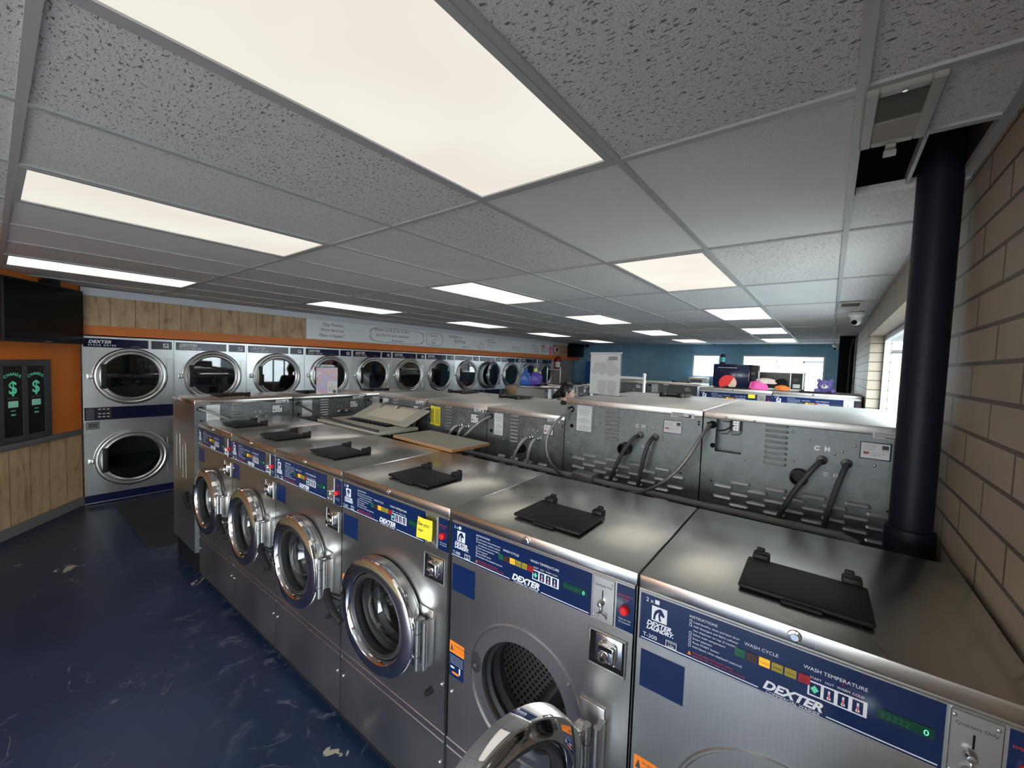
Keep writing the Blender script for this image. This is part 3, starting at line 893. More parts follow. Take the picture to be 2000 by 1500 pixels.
def make_washer(name, label, W=0.675, H=1.235, D=0.64, zb=0.06, front=True, detail=True, back=True, door='closed', open_deg=76,
                top='steel_top', group=None, conduit=True, hoses=True, drop=0.5, simple_top=False, lid_k=1.0):
    s = W/0.687
    t = thing(name, label, 'washing machine', group=group)
    zt = H-0.036
    cx, cz, rh = 0.331*s, H-0.538*s, 0.168*s
    zs = H-0.895*s if front else zb
    zs = max(zs, zb+0.08)
    # cabinet: two sides, rear wall and the stainless front sheet
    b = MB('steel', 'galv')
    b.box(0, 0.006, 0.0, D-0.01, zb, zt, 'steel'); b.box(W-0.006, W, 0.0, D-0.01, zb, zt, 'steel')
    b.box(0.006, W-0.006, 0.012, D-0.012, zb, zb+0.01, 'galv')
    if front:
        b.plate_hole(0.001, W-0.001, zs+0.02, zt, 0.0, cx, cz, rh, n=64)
        b.lathe([(rh, 0.0), (rh-0.004, 0.012), (rh-0.006, 0.05)], (cx, 0, cz), 'y', 64)
        b.lathe([(0.226*s, 0.001), (0.222*s, -0.004), (0.216*s, -0.004), (0.212*s, 0.001)], (cx, 0, cz), 'y', 72)
        b.box(cx+0.205*s, cx+0.285*s, -0.006, 0.002, cz-0.12*s, cz+0.12*s, bev=0.004)
    if detail:       # pressed arcs on the side sheets
        for x_, sg in ((0.0, -1), (W, 1)):
            for (ya, yb, zz) in ((0.10, 0.20, H-0.30), (0.28, 0.36, H-0.36)):
                b.tube([(x_, ya, zz-0.30), (x_, ya, zz-0.03), (x_, ya+0.03, zz), (x_, yb, zz-0.01), (x_, yb+0.01, zz-0.30)], 0.0009, n=6)
    b.build('cabinet', t)
    if front:
        b = MB('steel')
        b.prism([(-0.002, zs+0.02), (0.012, zs+0.035), (0.02, zs+0.035), (0.02, zs-0.03), (0.004, zs-0.03)], 'x', 0.001, W-0.001)
        b.build('kick_rail', t)
        b = MB('steel'); b.box(0.001, W-0.001, 0.0, 0.014, zb, zs-0.012, bev=0.003, seg=1); b.build('lower_panel', t)
        b = MB('galv_plain')
        for x_ in (0.022, W-0.022):
            for z_ in (zs+0.21*s, zs-0.10*s):
                b.ball((x_, -0.001, z_), 0.0075, n=8, sc=(1, .6, 1))
        b.build('bolts', t)
    # top
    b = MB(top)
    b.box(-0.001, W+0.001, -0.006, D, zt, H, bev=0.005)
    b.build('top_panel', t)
    if not simple_top:
        lx0, lx1, ly0, ly1 = (0.341-0.129*lid_k)*s, (0.341+0.129*lid_k)*s, 0.085, 0.270
        b = MB('black')
        b.box(lx0, lx1, ly0, ly1, H+0.004, H+0.016, bev=0.006, seg=3)
        b.box((lx0+lx1)/2-0.04*s, (lx0+lx1)/2+0.04*s, ly0-0.010, ly0+0.01, H+0.002, H+0.011, bev=0.003, seg=1)
        lid = b.build('dispenser_lid', t)
        for hx in (lx0+0.030, lx1-0.030):
            b = MB('black'); b.box(hx-0.020, hx+0.020, ly1-0.004, ly1+0.034, H, H+0.027, bev=0.006)
            b.box(hx-0.014, hx+0.006, ly1+0.030, ly1+0.046, H, H+0.032, bev=0.004)
            b.build('hinge', lid)
    if front:
        b = MB('chrome'); b.lathe([(0, -0.014), (0.007, -0.014), (0.0075, -0.011), (0.012, -0.010), (0.013, -0.006)], (0.334*s, 0, H-0.018), 'y', 20); b.build('lock_cylinder', t)
        # control panel
        z0, z1 = H-0.168*s, H-0.046*s
        y = -0.005
        b = MB('satin')
        b.box(0.004, W-0.004, y+0.001, 0.004, z0-0.006, z1+0.005, bev=0.002, seg=1)
        b.build('control_bezel', t)
        b = MB('navy'); b.box(0.007, 0.560*s, y-0.001, y+0.002, z0, z1); cp = b.build('control_panel', t)
        yy = y-0.0016
        if detail:
            h = z1-z0
            b = MB('white_ink')
            def tx(st, size, fx, fz, m=0, **k): b.text(st, size*s, fx*s, z0+fz*h, yy, m, **k)
            tx('2 x', 0.0150, 0.020, 0.86)
            b.rect(0.043*s, 0.054*s, z0+0.86*h, z0+0.95*h, yy, 'white_ink')
            horse_logo(b, 0.036*s, z0+0.50*h, 0.038*s, yy)
            tx('DEXTER.', 0.0165, 0.024, 0.375, shear=0.3, bold=0.0006)
            tx('LAUNDRY.', 0.0140, 0.024, 0.28, shear=0.3, bold=0.0006)
            tx('T-300', 0.0150, 0.016, 0.09)
            b.ring_plate(0.074*s, 0.100*s, z0+0.06*h, z0+0.20*h, yy, 0.0012)
            tx('MADE IN', 0.0048, 0.087, 0.15, align='CENTER'); tx('USA', 0.008, 0.087, 0.075, align='CENTER')
            tx('INSTRUCTIONS', 0.0088, 0.126, 0.86)
            rows = ('Load laundry, close and latch door', 'Add detergent and fabric softener', 'into dispenser on top of machine', 'Select wash temperature', 'Insert payment', 'Press START button', 'Add bleach when displayed (optional)')
            for i, r_ in enumerate(rows):
                tx(r_, 0.0070, 0.136, 0.77-i*0.083)
                if i != 2: b.ring_plate(0.127*s, 0.1325*s, z0+(0.765-i*0.083)*h, z0+(0.825-i*0.083)*h, yy, 0.0008)
            b.face([(0.126*s, yy, z0+0.10*h), (0.1345*s, yy, z0+0.10*h), (0.1302*s, yy, z0+0.18*h)], 'orange_label')
            tx('Read all safety instructions before', 0.0064, 0.137, 0.155, 'red_ink'); tx('operating. Do not open door while moving', 0.0064, 0.137, 0.095, 'red_ink')
            tx('WASH CYCLE', 0.0105, 0.276, 0.73, align='CENTER')
            tx('WASH TEMPERATURE', 0.0105, 0.404, 0.735, align='CENTER')
            tx('DEXTER', 0.0270, 0.335, 0.08, align='CENTER', shear=0.32, bold=0.0011, sx=1.05)
            tx('COMMERCIAL WASHER', 0.0092, 0.337, 0.005, align='CENTER', shear=0.2, sx=0.98)
            b.rect(0.012*s, 0.275*s, z0+0.035*h, z0+0.055*h, yy, 'white_ink'); b.rect(0.395*s, 0.555*s, z0+0.035*h, z0+0.055*h, yy, 'white_ink')
            # temperature buttons
            bx0, bw = 0.364*s, 0.0225*s
            b.rect(bx0-0.002*s, bx0+4*bw+0.002*s, z0+0.30*h, z0+0.56*h, yy, 'white_ink')
            for i, nm in enumerate(('START', 'HOT', 'WARM', 'COLD')):
                q0 = bx0+i*bw+(0.002 if i else 0.001)*s
                b.rect(q0, q0+(0.0165 if i else 0.0185)*s, z0+0.325*h, z0+0.535*h, yy-0.0004, 'navy')
                b.text(nm, 0.0068*s, bx0+(i+0.45)*bw, z0+0.60*h, yy, 'white_ink', align='CENTER')
                c_ = q0+0.0085*s
                if i == 0:
                    b.face([(c_-0.007*s, yy-0.0008, z0+0.43*h), (c_, yy-0.0008, z0+0.36*h), (c_+0.007*s, yy-0.0008, z0+0.43*h), (c_, yy-0.0008, z0+0.50*h)], 'green_ink')
                else:
                    b.rect(c_-0.0016*s, c_+0.0016*s, z0+0.37*h, z0+0.50*h, yy-0.0008, 'white_ink')
                    b.rect(c_-0.003*s, c_+0.003*s, z0+0.35*h, z0+0.39*h, yy-0.0009, 'white_ink')
                    b.rect(c_-0.001*s, c_+0.001*s, z0+0.36*h, z0+0.45*h, yy-0.0012, 'red')
            b.lathe([(0, -0.002), (0.0018*s, 0.0)], (bx0+2.4*bw, yy, z0+0.70*h), 'y', 8, 'red')
            b.build('lettering', cp)
            for i, (nm, mt) in enumerate((('FILL', 'green_off'), ('PRE', 'brown_off'), ('WASH', 'amber'), ('RINSE', 'olive'), ('FINAL', 'olive'), ('SPIN', 'dark_red'))):
                q0 = (0.226+i*0.0238)*s
                b = MB(mt); b.box(q0, q0+0.0205*s, yy-0.0012, yy+0.001, z0+0.47*h, z0+0.62*h)
                b.text(nm, 0.0062*s, q0+0.0103*s, z0+0.52*h, yy-0.0016, 'dark_ink', align='CENTER')
                b.build('cycle_lamp', cp)
            b = MB('lcd'); b.box(0.470*s, 0.548*s, yy-0.001, yy+0.001, z0+0.40*h, z0+0.56*h)
            b.text('22222', 0.0155*s, 0.474*s, z0+0.43*h, yy-0.0014, 'green_off', spacing=1.12); b.text('0', 0.0155*s, 0.5335*s, z0+0.43*h, yy-0.0015, 'lcd_digit')
            b.build('display', cp)
        # coin slide plate
        b = MB('satin'); b.box(0.565*s, 0.629*s, y-0.003, y+0.002, z0-0.002, z1+0.001, bev=0.0015, seg=1); cpl = b.build('coin_plate', t)
        if detail:
            b = MB('dark_ink'); b.text('Quarters Only', 0.0085*s, 0.597*s, z1-0.024*s, y-0.0036, 'dark_ink', align='CENTER')
            b.rect(0.5935*s, 0.5965*s, z0+0.062*s, z0+0.088*s, y-0.0035, 'black_matt')
            b.build('coin_slot', cpl)
            b = MB('chrome'); b.lathe([(0, -0.014), (0.006, -0.013), (0.0085, -0.006), (0.006, 0)], (0.592*s, y-0.003, z0+0.050*s), 'y', 18)
            b.box(0.5905*s, 0.5965*s, y-0.012, y-0.003, z0+0.026*s, z0+0.046*s, bev=0.002)
            b.tube([(0.584*s, y-0.004, z0+0.012*s), (0.584*s, y-0.009, z0+0.022*s), (0.597*s, y-0.011, z0+0.028*s), (0.609*s, y-0.009, z0+0.022*s), (0.609*s, y-0.004, z0+0.012*s)], 0.002, n=8)
            b.build('coin_return', cpl)
            b = MB('galv_plain')
            for (px_, pz_) in ((0.570, 0.112), (0.622, 0.112), (0.570, 0.010), (0.622, 0.010)): b.ball((px_*s, y-0.003, z0+pz_*s), 0.0035, n=8, sc=(1, .5, 1))
            b.build('screws', cpl)
        # emergency stop panel
        b = MB('navy'); b.box(0.634*s, 0.684*s, y-0.001, y+0.002, z0, z1); ep = b.build('stop_panel', t)
        b = MB('red'); b.lathe([(0, -0.016), (0.008*s, -0.0155), (0.0115*s, -0.012), (0.0125*s, -0.006), (0.0125*s, 0)], (0.659*s, y-0.001, z0+0.058*s), 'y', 26); b.build('stop_button', ep)
        if detail:
            b = MB('white_ink'); b.text('EMERGENCY', 0.0072*s, 0.659*s, z0+0.092*s, yy, 'red_ink', align='CENTER'); b.text('STOP', 0.0072*s, 0.659*s, z0+0.083*s, yy, 'red_ink', align='CENTER')
            b.text('Push and hold', 0.0058*s, 0.659*s, z0+0.028*s, yy, 'white_ink', align='CENTER'); b.text('for 3 seconds', 0.0058*s, 0.659*s, z0+0.020*s, yy, 'white_ink', align='CENTER')
            b.build('stop_lettering', ep)
        # blank navy square, money box
        b = MB('navy'); b.box(0.012*s, 0.121*s, -0.0015, 0.001, H-0.298*s, H-0.198*s); b.build('navy_plate', t)
        if detail:
            ax0, ax1, az0, az1 = 0.556*s, 0.668*s, H-0.305*s, H-0.200*s
            b = MB('satin')
            for (a, c, d, e) in ((ax0, ax1, az0, az0+0.006), (ax0, ax1, az1-0.006, az1), (ax0, ax0+0.006, az0, az1), (ax1-0.006, ax1, az0, az1)):
                b.box(a, c, -0.006, 0.0, d, e, bev=0.002, seg=1)
            cbx = b.build('money_box', t)
            b = MB('black_matt'); b.box(ax0+0.006, ax1-0.006, -0.001, 0.002, az0+0.006, az1-0.006); b.build('recess', cbx)
            b = MB('chrome'); b.box(ax0+0.022, ax1-0.012, -0.004, -0.001, az0+0.020, az1-0.008, bev=0.003)
            mx_, mz_ = (ax0+ax1)/2+0.004, (az0+az1)/2+0.004
            b.box(mx_-0.026, mx_+0.026, -0.022, -0.004, mz_-0.026, mz_+0.026, bev=0.009, seg=3)
            b.lathe([(0, -0.034), (0.010, -0.034), (0.012, -0.030), (0.015, -0.022)], (mx_-0.006, 0, mz_-0.008), 'y', 24)
            b.build('lock_block', cbx)
            b = MB('black_matt'); b.lathe([(0, -0.0345), (0.004, -0.0345)], (mx_-0.006, 0, mz_-0.008), 'y', 12)
            b.rect(mx_-0.018, mx_+0.018, mz_+0.010, mz_+0.021, -0.0225); b.build('keyhole', cbx)
            b = MB('orange_label'); b.box(0.008, 0.080*s, -0.0012, 0.001, H-0.535*s, H-0.492*s)
            b.box(0.008, 0.080*s, -0.0011, 0.001, H-0.625*s, H-0.536*s, 'navy')
            b.text('WARNING', 0.0125*s, 0.030*s, H-0.508*s, -0.0018, 'dark_ink'); b.text('Do not attempt', 0.0075*s, 0.030*s, H-0.521*s, -0.0018, 'dark_ink')
            b.face([(0.012*s, -0.0018, H-0.525*s), (0.028*s, -0.0018, H-0.525*s), (0.020*s, -0.0018, H-0.500*s)], 'dark_ink')
            for i in range(5): b.text('to open door until drum has stopped', 0.0042*s, 0.012*s, H-(0.546+i*0.007)*s, -0.0018, 'white_ink')
            b.rect(0.016*s, 0.034*s, H-0.592*s, H-0.586*s, -0.0018, 'white_ink'); b.rect(0.058*s, 0.064*s, H-0.604*s, H-0.580*s, -0.0018, 'white_ink')
            b.rect(0.024*s, 0.056*s, H-0.612*s, H-0.604*s, -0.0018, 'orange_label')
            b.build('warning_label', t)
            b = MB('black'); b.cyl((0.612*s, 0.0, H-0.735*s), (0.612*s, -0.030, H-0.735*s), 0.013, 0.010); b.build('latch_knob', t)
        # drum
        b = MB('gasket'); b.lathe([(rh-0.006, 0.02), (rh-0.016, 0.03), (rh-0.010, 0.05), (rh-0.022, 0.07), (rh-0.018, 0.10), (0.205*s, 0.105)], (cx, 0, cz), 'y', 56); dg = b.build('door_gasket', t)
        b = MB('perf'); b.lathe([(0.150*s, 0.100), (0.225*s, 0.115)], (cx, 0, cz), 'y', 56, 'satin')
        b.lathe([(0.225*s, 0.115), (0.225*s, min(D-0.08, 0.50))], (cx, 0, cz), 'y', 56, 'perf', uvs=(72, 52))
        b.lathe([(0.225*s, min(D-0.08, 0.50)), (0, min(D-0.08, 0.50))], (cx, 0, cz), 'y', 56, 'satin')
        b.build('drum', t)
        for k in range(3):
            b = MB('satin')
            a = R(100+120*k); b.X = Matrix.Translation((cx, 0, cz)) @ Matrix.Rotation(a, 4, 'Y')
            b.prism([(0.222*s, -0.045), (0.165*s, -0.012), (0.160*s, 0.0), (0.165*s, 0.012), (0.222*s, 0.045)], 'y', 0.13, min(D-0.09, 0.49))
            b.build('drum_lifter', t)
        # hinge on the cabinet
        hx = cx+0.252*s
        b = MB('satin'); b.cyl((hx+0.004, -0.052, cz-0.098*s), (hx+0.004, -0.052, cz+0.098*s), 0.0105, n=20)
        b.cyl((hx+0.027, -0.040, cz-0.092*s), (hx+0.027, -0.040, cz+0.092*s), 0.0095, n=20)
        b.box(hx+0.019, hx+0.035, -0.036, 0.0, cz-0.090*s, cz+0.090*s, bev=0.003)
        for dz in (-0.045, 0.045): b.cyl((hx+0.004, -0.052, cz+dz*s-0.0015), (hx+0.004, -0.052, cz+dz*s+0.0015), 0.0118, n=20, m='frame_dark')
        b.build('hinge_post', t)
        if door == 'closed':
            build_door(t, Matrix.Translation((cx, 0, cz)) @ Matrix.Scale(s, 4), s)
        elif door == 'open':
            X = Matrix.Translation((hx+0.004, -0.052, cz)) @ Matrix.Rotation(R(open_deg), 4, 'Z') @ Matrix.Translation((-(hx+0.004-cx), 0.052, 0)) @ Matrix.Scale(s, 4)
            build_door(t, X, s)
            b = MB('gasket'); b.X = Matrix.Translation((cx-0.195*s, 0, cz+0.02))
            b.lathe([(0.024, -0.001), (0.022, -0.0015), (0, -0.0015)], (0, 0, 0), 'y', 24, sz=1.5); b.build('latch_hole', t)
            b = MB('galv_plain'); b.cyl((cx-0.188*s, -0.002, cz+0.02), (cx-0.188*s, -0.014, cz+0.02), 0.006); b.cyl((cx+0.17*s, 0.0, cz+0.135*s), (cx+0.17*s, -0.016, cz+0.135*s), 0.006); b.build('latch_pin', t)
    if back:
        washer_back(t, W, H, D, zb, conduit, hoses, back == 'full', drop, open_hatch=(back == 'hatch'))
    else:
        b = MB('galv'); b.box(0.0, W, D-0.012, D-0.001, zb, H-0.036); b.build('back_panel', t)
    return t

def washer_back(t, W, H, D, zb, conduit=True, hoses=True, detail=True, drop=0.5, note=False, open_hatch=False):
    """galvanised rear: x is mirrored so that bx runs left to right when seen from behind"""
    k = W/0.79
    y = D
    def X(bx): return W-bx*k
    b = MB('galv')
    if open_hatch:
        hx0, hx1, hz0, hz1 = X(0.173), X(0.058), H-0.195, H-0.035
        b.box(0.0, hx0, y-0.012, y-0.001, zb, H-0.036); b.box(hx1, W, y-0.012, y-0.001, zb, H-0.036)
        b.box(hx0, hx1, y-0.012, y-0.001, zb, hz0); b.box(hx0, hx1, y-0.012, y-0.001, hz1, H-0.036)
        b.box(hx0-0.01, hx1+0.01, y-0.07, y-0.065, hz0-0.01, hz1+0.01)
    else:
        b.box(0.0, W, y-0.012, y-0.001, zb, H-0.036)
    # upper and lower sheets lapped at a seam
    b.box(0.004, W-0.004, y-0.003, y+0.001, zb+0.02, H-0.287*1.0)
    # wide vent slots
    def louvre(bx0, bx1, z, h=0.016, d=0.011):
        x0, x1 = X(bx1), X(bx0)
        n = 10; r = h/2
        pts = []
        for i in range(n+1):
            a = PI*i/n
            pts.append((a,))
        # hood: half-round bead with rounded ends
        L = []
        for q in range(9):
            u = q/8.0; xx = x0+(x1-x0)*u
            e = min(1.0, min(xx-x0, x1-xx)/r) if r > 0 else 1
            e = math.sqrt(max(0.0, 1-(1-e)**2))
            L.append((xx, e))
        L = [(x0, 0.0), (x0+r*0.3, 0.71), (x0+r, 1.0), (x1-r, 1.0), (x1-r*0.3, 0.71), (x1, 0.0)]
        rows = []
        for (xx, e) in L:
            rows.append([(xx, y+0.0012, z-r*e), (xx, y+0.001+d*0.95*e, z-r*0.85*e), (xx, y+0.001+d*e, z-r*0.55*e), (xx, y+0.001+d*0.6*e, z+r*0.35*e), (xx, y+0.0012, z+r*e)])
        for i in range(len(rows)-1):
            A, B = rows[i], rows[i+1]
            for j in range(4):
                P = [A[j], B[j], B[j+1], A[j+1]]
                if A[j] == A[j+1] or (Vector(A[j])-Vector(A[j+1])).length < 1e-6: P = [A[j], B[j], B[j+1]]
                elif (Vector(B[j])-Vector(B[j+1])).length < 1e-6: P = [A[j], B[j], A[j+1]]
                b.face(P, 'louvre')
    for i in range(8): louvre(0.266, 0.355, H-0.040-i*0.0245)
    for c in range(10):
        for r_ in range(5 if detail else 3):
            x_ = 0.062+c*0.0715
            if x_+0.088 > 0.775: continue
            z_ = H-0.357-r_*0.054+(0.027 if c % 2 else 0)
            louvre(x_, x_+0.088, z_, 0.020, 0.013)
    # inlet plate, dimples, slots
    b.box(X(0.602), X(0.408), y-0.001, y+0.0015, H-0.190, H-0.066)
    mi_galv = b.mi('galv'); bk = b.mi('black_matt'); zn = b.mi('galv_plain')
    b.box(X(0.125), X(0.085), y, y+0.0022, H-0.046, H-0.042, bk); b.box(X(0.735), X(0.675), y, y+0.0022, H-0.046, H-0.042, bk)
    b.cyl((X(0.048), y, H-0.168), (X(0.048), y+0.0022, H-0.168), 0.012, m=bk)
    for (bx, z_) in ((0.02, 0.06), (0.02, 0.073), (0.775, 0.06), (0.775, 0.073), (0.05, 0.345), (0.70, 0.335)): b.cyl((X(bx), y, H-z_), (X(bx), y+0.002, H-z_), 0.005, n=8, m=bk)
    for (bx, z_) in ((0.10, 0.025), (0.22, 0.03), (0.085, 0.205), (0.19, 0.215), (0.43, 0.085), (0.585, 0.09), (0.52, 0.135), (0.545, 0.12), (0.65, 0.16), (0.03, 0.272), (0.13, 0.30), (0.37, 0.06), (0.38, 0.19), (0.62, 0.335), (0.76, 0.268)):
        b.ball((X(bx), y+0.001, H-z_), 0.0055, zn, n=6, sc=(1, .6, 1))
    b.build('back_panel', t)
    # stickers
    if not open_hatch:
        b = MB('galv'); b.box(X(0.196), X(0.072), y, y+0.0015, H-0.200, H-0.030); b.build('hatch_cover', t)
        b = MB('paper'); b.box(X(0.180), X(0.082), y, y+0.0026, H-0.190, H-0.038)
        b.text('IMPORTANT INSTRUCTIONS', 0.0072*k, X(0.131), H-0.050, y+0.0030, 'dark_ink', align='CENTER', flip=True)
        for i, wd in enumerate((1, 1, .8, 1, .6, 0, .3, .9, 1, .9, 0, .3, .9, 1, .8)):
            if wd: b.rect(X(0.131)-0.040*k*wd, X(0.131)+0.040*k*wd, H-0.062-i*0.0085, H-0.0595-i*0.0085, y+0.0030, 'faint_ink')
        b.build('instruction_sticker', t)
    b = MB('paper'); b.box(X(0.752), X(0.637), y, y+0.002, H-0.048, H-0.022)
    for i in range(4): b.rect(X(0.70), X(0.642), H-0.028-i*0.0055, H-0.0258-i*0.0055, y+0.0024, 'dark_ink')
    b.rect(X(0.738), X(0.725), H-0.042, H-0.030, y+0.0024, 'dark_ink')
    b.build('rating_sticker', t)
    b = MB('navy'); b.box(X(0.696), X(0.600), y, y+0.002, H-0.136, H-0.066)
    b.rect(X(0.692), X(0.604), H-0.132, H-0.070, y+0.0024, 'paper', True)
    for i in range(4): b.rect(X(0.650), X(0.609), H-0.080-i*0.006, H-0.0785-i*0.006, y+0.003, 'faint_ink')
    b.rect(X(0.630), X(0.612), H-0.116, H-0.106, y+0.003, 'red_ink'); b.rect(X(0.620), X(0.612), H-0.111, H-0.106, y+0.0034, 'navy')
    b.text('Made in the USA', 0.0065*k, X(0.634), H-0.112, y+0.003, 'dark_ink', flip=True); b.text('Fairfield, Iowa', 0.0055*k, X(0.634), H-0.120, y+0.003, 'dark_ink', flip=True)
    b.rect(X(0.688), X(0.668), H-0.092, H-0.076, y+0.003, 'dark_ink'); b.text('DEXTER', 0.0062*k, X(0.678), H-0.099, y+0.003, 'dark_ink', align='CENTER', flip=True)
    b.build('maker_sticker', t)
    b = MB('galv_plain')
    for (bx, z_) in ((0.450, 0.124), (0.496, 0.124), (0.488, 0.228), (0.525, 0.228)):
        pass
    b.text('C', 0.026, X(0.450), H-0.126, y+0.0035, 'wire', flip=True, bold=0.0016); b.text('H', 0.026, X(0.486), H-0.126, y+0.0035, 'wire', flip=True, bold=0.0016)
    b.text('C', 0.022, X(0.488), H-0.232, y+0.0035, 'wire', flip=True, bold=0.0010); b.text('H', 0.022, X(0.522), H-0.232, y+0.0035, 'wire', flip=True, bold=0.0010)
    b.build('hot_cold_letters', t)
    b = MB('black'); b.lathe([(0.031*k, 0.002), (0.034*k, 0.004), (0.034*k, 0.055), (0.028*k, 0.056), (0.027*k, 0.01), (0, 0.01)], (X(0.404), y-0.001, H-0.250), 'y', 28); b.build('drain_pipe', t)
    for (bx, dx) in ((0.480, 0.10), (0.562, 0.07)):
        b = MB('galv_plain'); b.lathe([(0.020, 0.0), (0.020, 0.006), (0.0145, 0.010), (0.0145, 0.028), (0.011, 0.03), (0.011, 0.045)], (X(bx), y, H-0.166), 'y', 22)
        v = b.build('water_inlet', t)
        if hoses:
            b = MB(hoses if isinstance(hoses, str) else 'rubber')
            x0 = X(bx); x1 = X(bx-dx-0.06*(bx < 0.5))
            pts = []
            P0, P1, P2, P3 = Vector((x0, y+0.030, H-0.166)), Vector((x0+(x1-x0)*0.05, y+0.095, H-0.160)), Vector((x0+(x1-x0)*0.55, y+0.085, H-0.27)), Vector((x1, y+0.055, H-drop))
            for i in range(15):
                u = i/14; pts.append(P0*(1-u)**3+P1*3*u*(1-u)**2+P2*3*u*u*(1-u)+P3*u**3)
            b.tube(pts, 0.0105, n=10); b.build('hose', v)
    if conduit:
        b = MB('black_matt'); b.lathe([(0, 0.0025), (0.016, 0.0025), (0.019, 0.0)], (X(0.042), y, H-0.066), 'y', 20); b.build('cable_hole', t)
    return t

# ---- the front row: six machines against the tan block wall
ROW1 = [(-0.234, 0.683), (0.453, 0.687), (1.168, 0.715), (1.863, 0.695), (2.505, 0.642), (3.179, 0.674)]   # left edge Y, pitch
RZ1 = R(-89.1)
def row1_loc(y): return (-0.263-0.0157*(y+0.234), y, 0)
G1 = 'front row of stainless washers'
LAB1 = ['stainless porthole washer nearest the camera, against the tan block wall',
        'stainless porthole washer with round door hanging open, right of the yellow note',
        'stainless porthole washer with a yellow note stuck over its coin slot',
        'stainless porthole washer left of the one with the yellow note',
        'stainless porthole washer second from the far left end of the front row',
        'stainless porthole washer at the far left end of the front row']
w_closed = make_washer('washing_machine', LAB1[2], 0.675, back=False, group=G1)
w_open = make_washer('washing_machine', LAB1[1], 0.675, back=False, door='open', group=G1)
for i, (y, p) in enumerate(ROW1):
    sx_ = (p-0.006)/0.675
    if i == 1: o = w_open
    elif i == 2: o = w_closed
    elif i == 0: o = dup(w_open, (0, 0, 0), label=LAB1[0])
    else: o = dup(w_closed, (0, 0, 0), label=LAB1[i])
    o.location = row1_loc(y); o.rotation_euler = (0, 0, RZ1); o.scale = (sx_, 1, 1)

# ---- end row: machines turned towards the dryers, backs to the camera
G2 = 'end row of washers facing the dryers'
e1 = make_washer('washing_machine', 'tall washer at the left end whose orange-reflecting side panel shows', 0.735, 1.385, 0.60, 0.17, back='plain', group=G2, detail=True, hoses=False)
e1.location = (-0.315+0.735, 3.30, 0)
# its own frame: front faces +y, so turn half round about the rear left corner
def face_north(o, x_left, y_back, W, D): o.location = (x_left+W, y_back+D, 0); o.rotation_euler = (0, 0, PI)
face_north(e1, -0.315, 3.29, 0.735, 0.60)
for o_, lab, xl in ((None, 'washer seen from behind with the watercolour sign standing on top', 0.430), (None, 'washer seen from behind in the inner corner, mostly hidden', 1.175)):
    o_ = dup(e1, (0, 0, 0), label=lab); face_north(o_, xl, 3.29, 0.735, 0.60)

# ---- second row, backs to the camera: three smaller and two larger machines
G3 = 'second row of washers seen from behind'
def face_east(o, y_left, x_back, W, D): o.location = (x_back+D, y_left-W, 0); o.rotation_euler = (0, 0, R(90))
L3 = make_washer('washing_machine', 'washer seen from behind, next to the taller pair, white instruction sheet on its back', 0.655, 1.448, 0.95, 0.10, hoses='pvc', back='full', group=G3, top='steel_dull', drop=0.40)
face_east(L3, 1.324, 0.90, 0.632, 0.95); L3.scale = (0.965, 1, 1)
o = dup(L3, (0, 0, 0), label='washer seen from behind with a big yellow tag on its back', skip=('instruction_sticker', 'hatch_cover')); face_east(o, 1.982, 0.90, 0.650, 0.95); o.scale = (0.992, 1, 1); L2 = o
o = dup(L3, (0, 0, 0), label='washer seen from behind left of the one with the yellow tag'); face_east(o, 2.652, 0.90, 0.655, 0.95); o.scale = (1, 1, 1); L1 = o
b = MB('yellow'); W_l, k_l = 0.655, 0.655/0.79
b.box(W_l-0.162, W_l-0.100, 0.951, 0.954, 1.245, 1.395); b.box(W_l-0.098, W_l-0.046, 0.951, 0.954, 1.250, 1.400)
for c0 in (0.158, 0.094):
    for i in range(4): b.rect(W_l-c0+0.006+i*0.012, W_l-c0+0.011+i*0.012, 1.262, 1.382, 0.9545, 'dark_ink', True)
b.build('yellow_tag', L2, label='yellow warning tag')
R2 = make_washer('washing_machine', 'large washer seen from behind with the white acrylic sign standing on top', 0.786, 1.562, 1.08, 0.10, back='full', group=G3, top='steel_dull', lid_k=0.62)
face_east(R2, 0.686, 0.90, 0.786, 1.08)
R1 = make_washer('washing_machine', 'large washer seen from behind with an open wiring hatch, beside the black pole', 0.786, 1.562, 1.08, 0.10, back='hatch', group=G3, top='steel_dull', simple_top=True)
face_east(R1, -0.106, 0.90, 0.786, 1.08)
# wiring behind the open hatch (own frame of R1)
b = MB('white'); W_r = 0.786
b.box(W_r-0.154, W_r-0.122, 1.015, 1.040, 1.562-0.090, 1.562-0.040, bev=0.003)
b.box(W_r-0.170, W_r-0.154, 1.012, 1.03, 1.562-0.092, 1.562-0.038, 'black'); b.box(W_r-0.122, W_r-0.108, 1.012, 1.03, 1.562-0.092, 1.562-0.038, 'black')
for i in range(4):
    for q in (0.132, 0.144): b.cyl((W_r-q, 1.038, 1.562-0.046-i*0.012), (W_r-q, 1.043, 1.562-0.046-i*0.012), 0.0035, m='galv_plain', n=8)
b.tube([(W_r-0.132, 1.04, 1.500), (W_r-0.09, 1.05, 1.470), (W_r-0.062, 1.03, 1.462)], 0.003, m='black', n=6)
b.tube([(W_r-0.125, 1.04, 1.474), (W_r-0.12, 1.055, 1.452), (W_r-0.15, 1.045, 1.455), (W_r-0.17, 1.03, 1.475)], 0.003, m='wire', n=6)
b.tube([(W_r-0.115, 1.04, 1.474), (W_r-0.105, 1.055, 1.455), (W_r-0.075, 1.04, 1.450)], 0.003, m='wire', n=6)
b.build('terminal_block', R1)

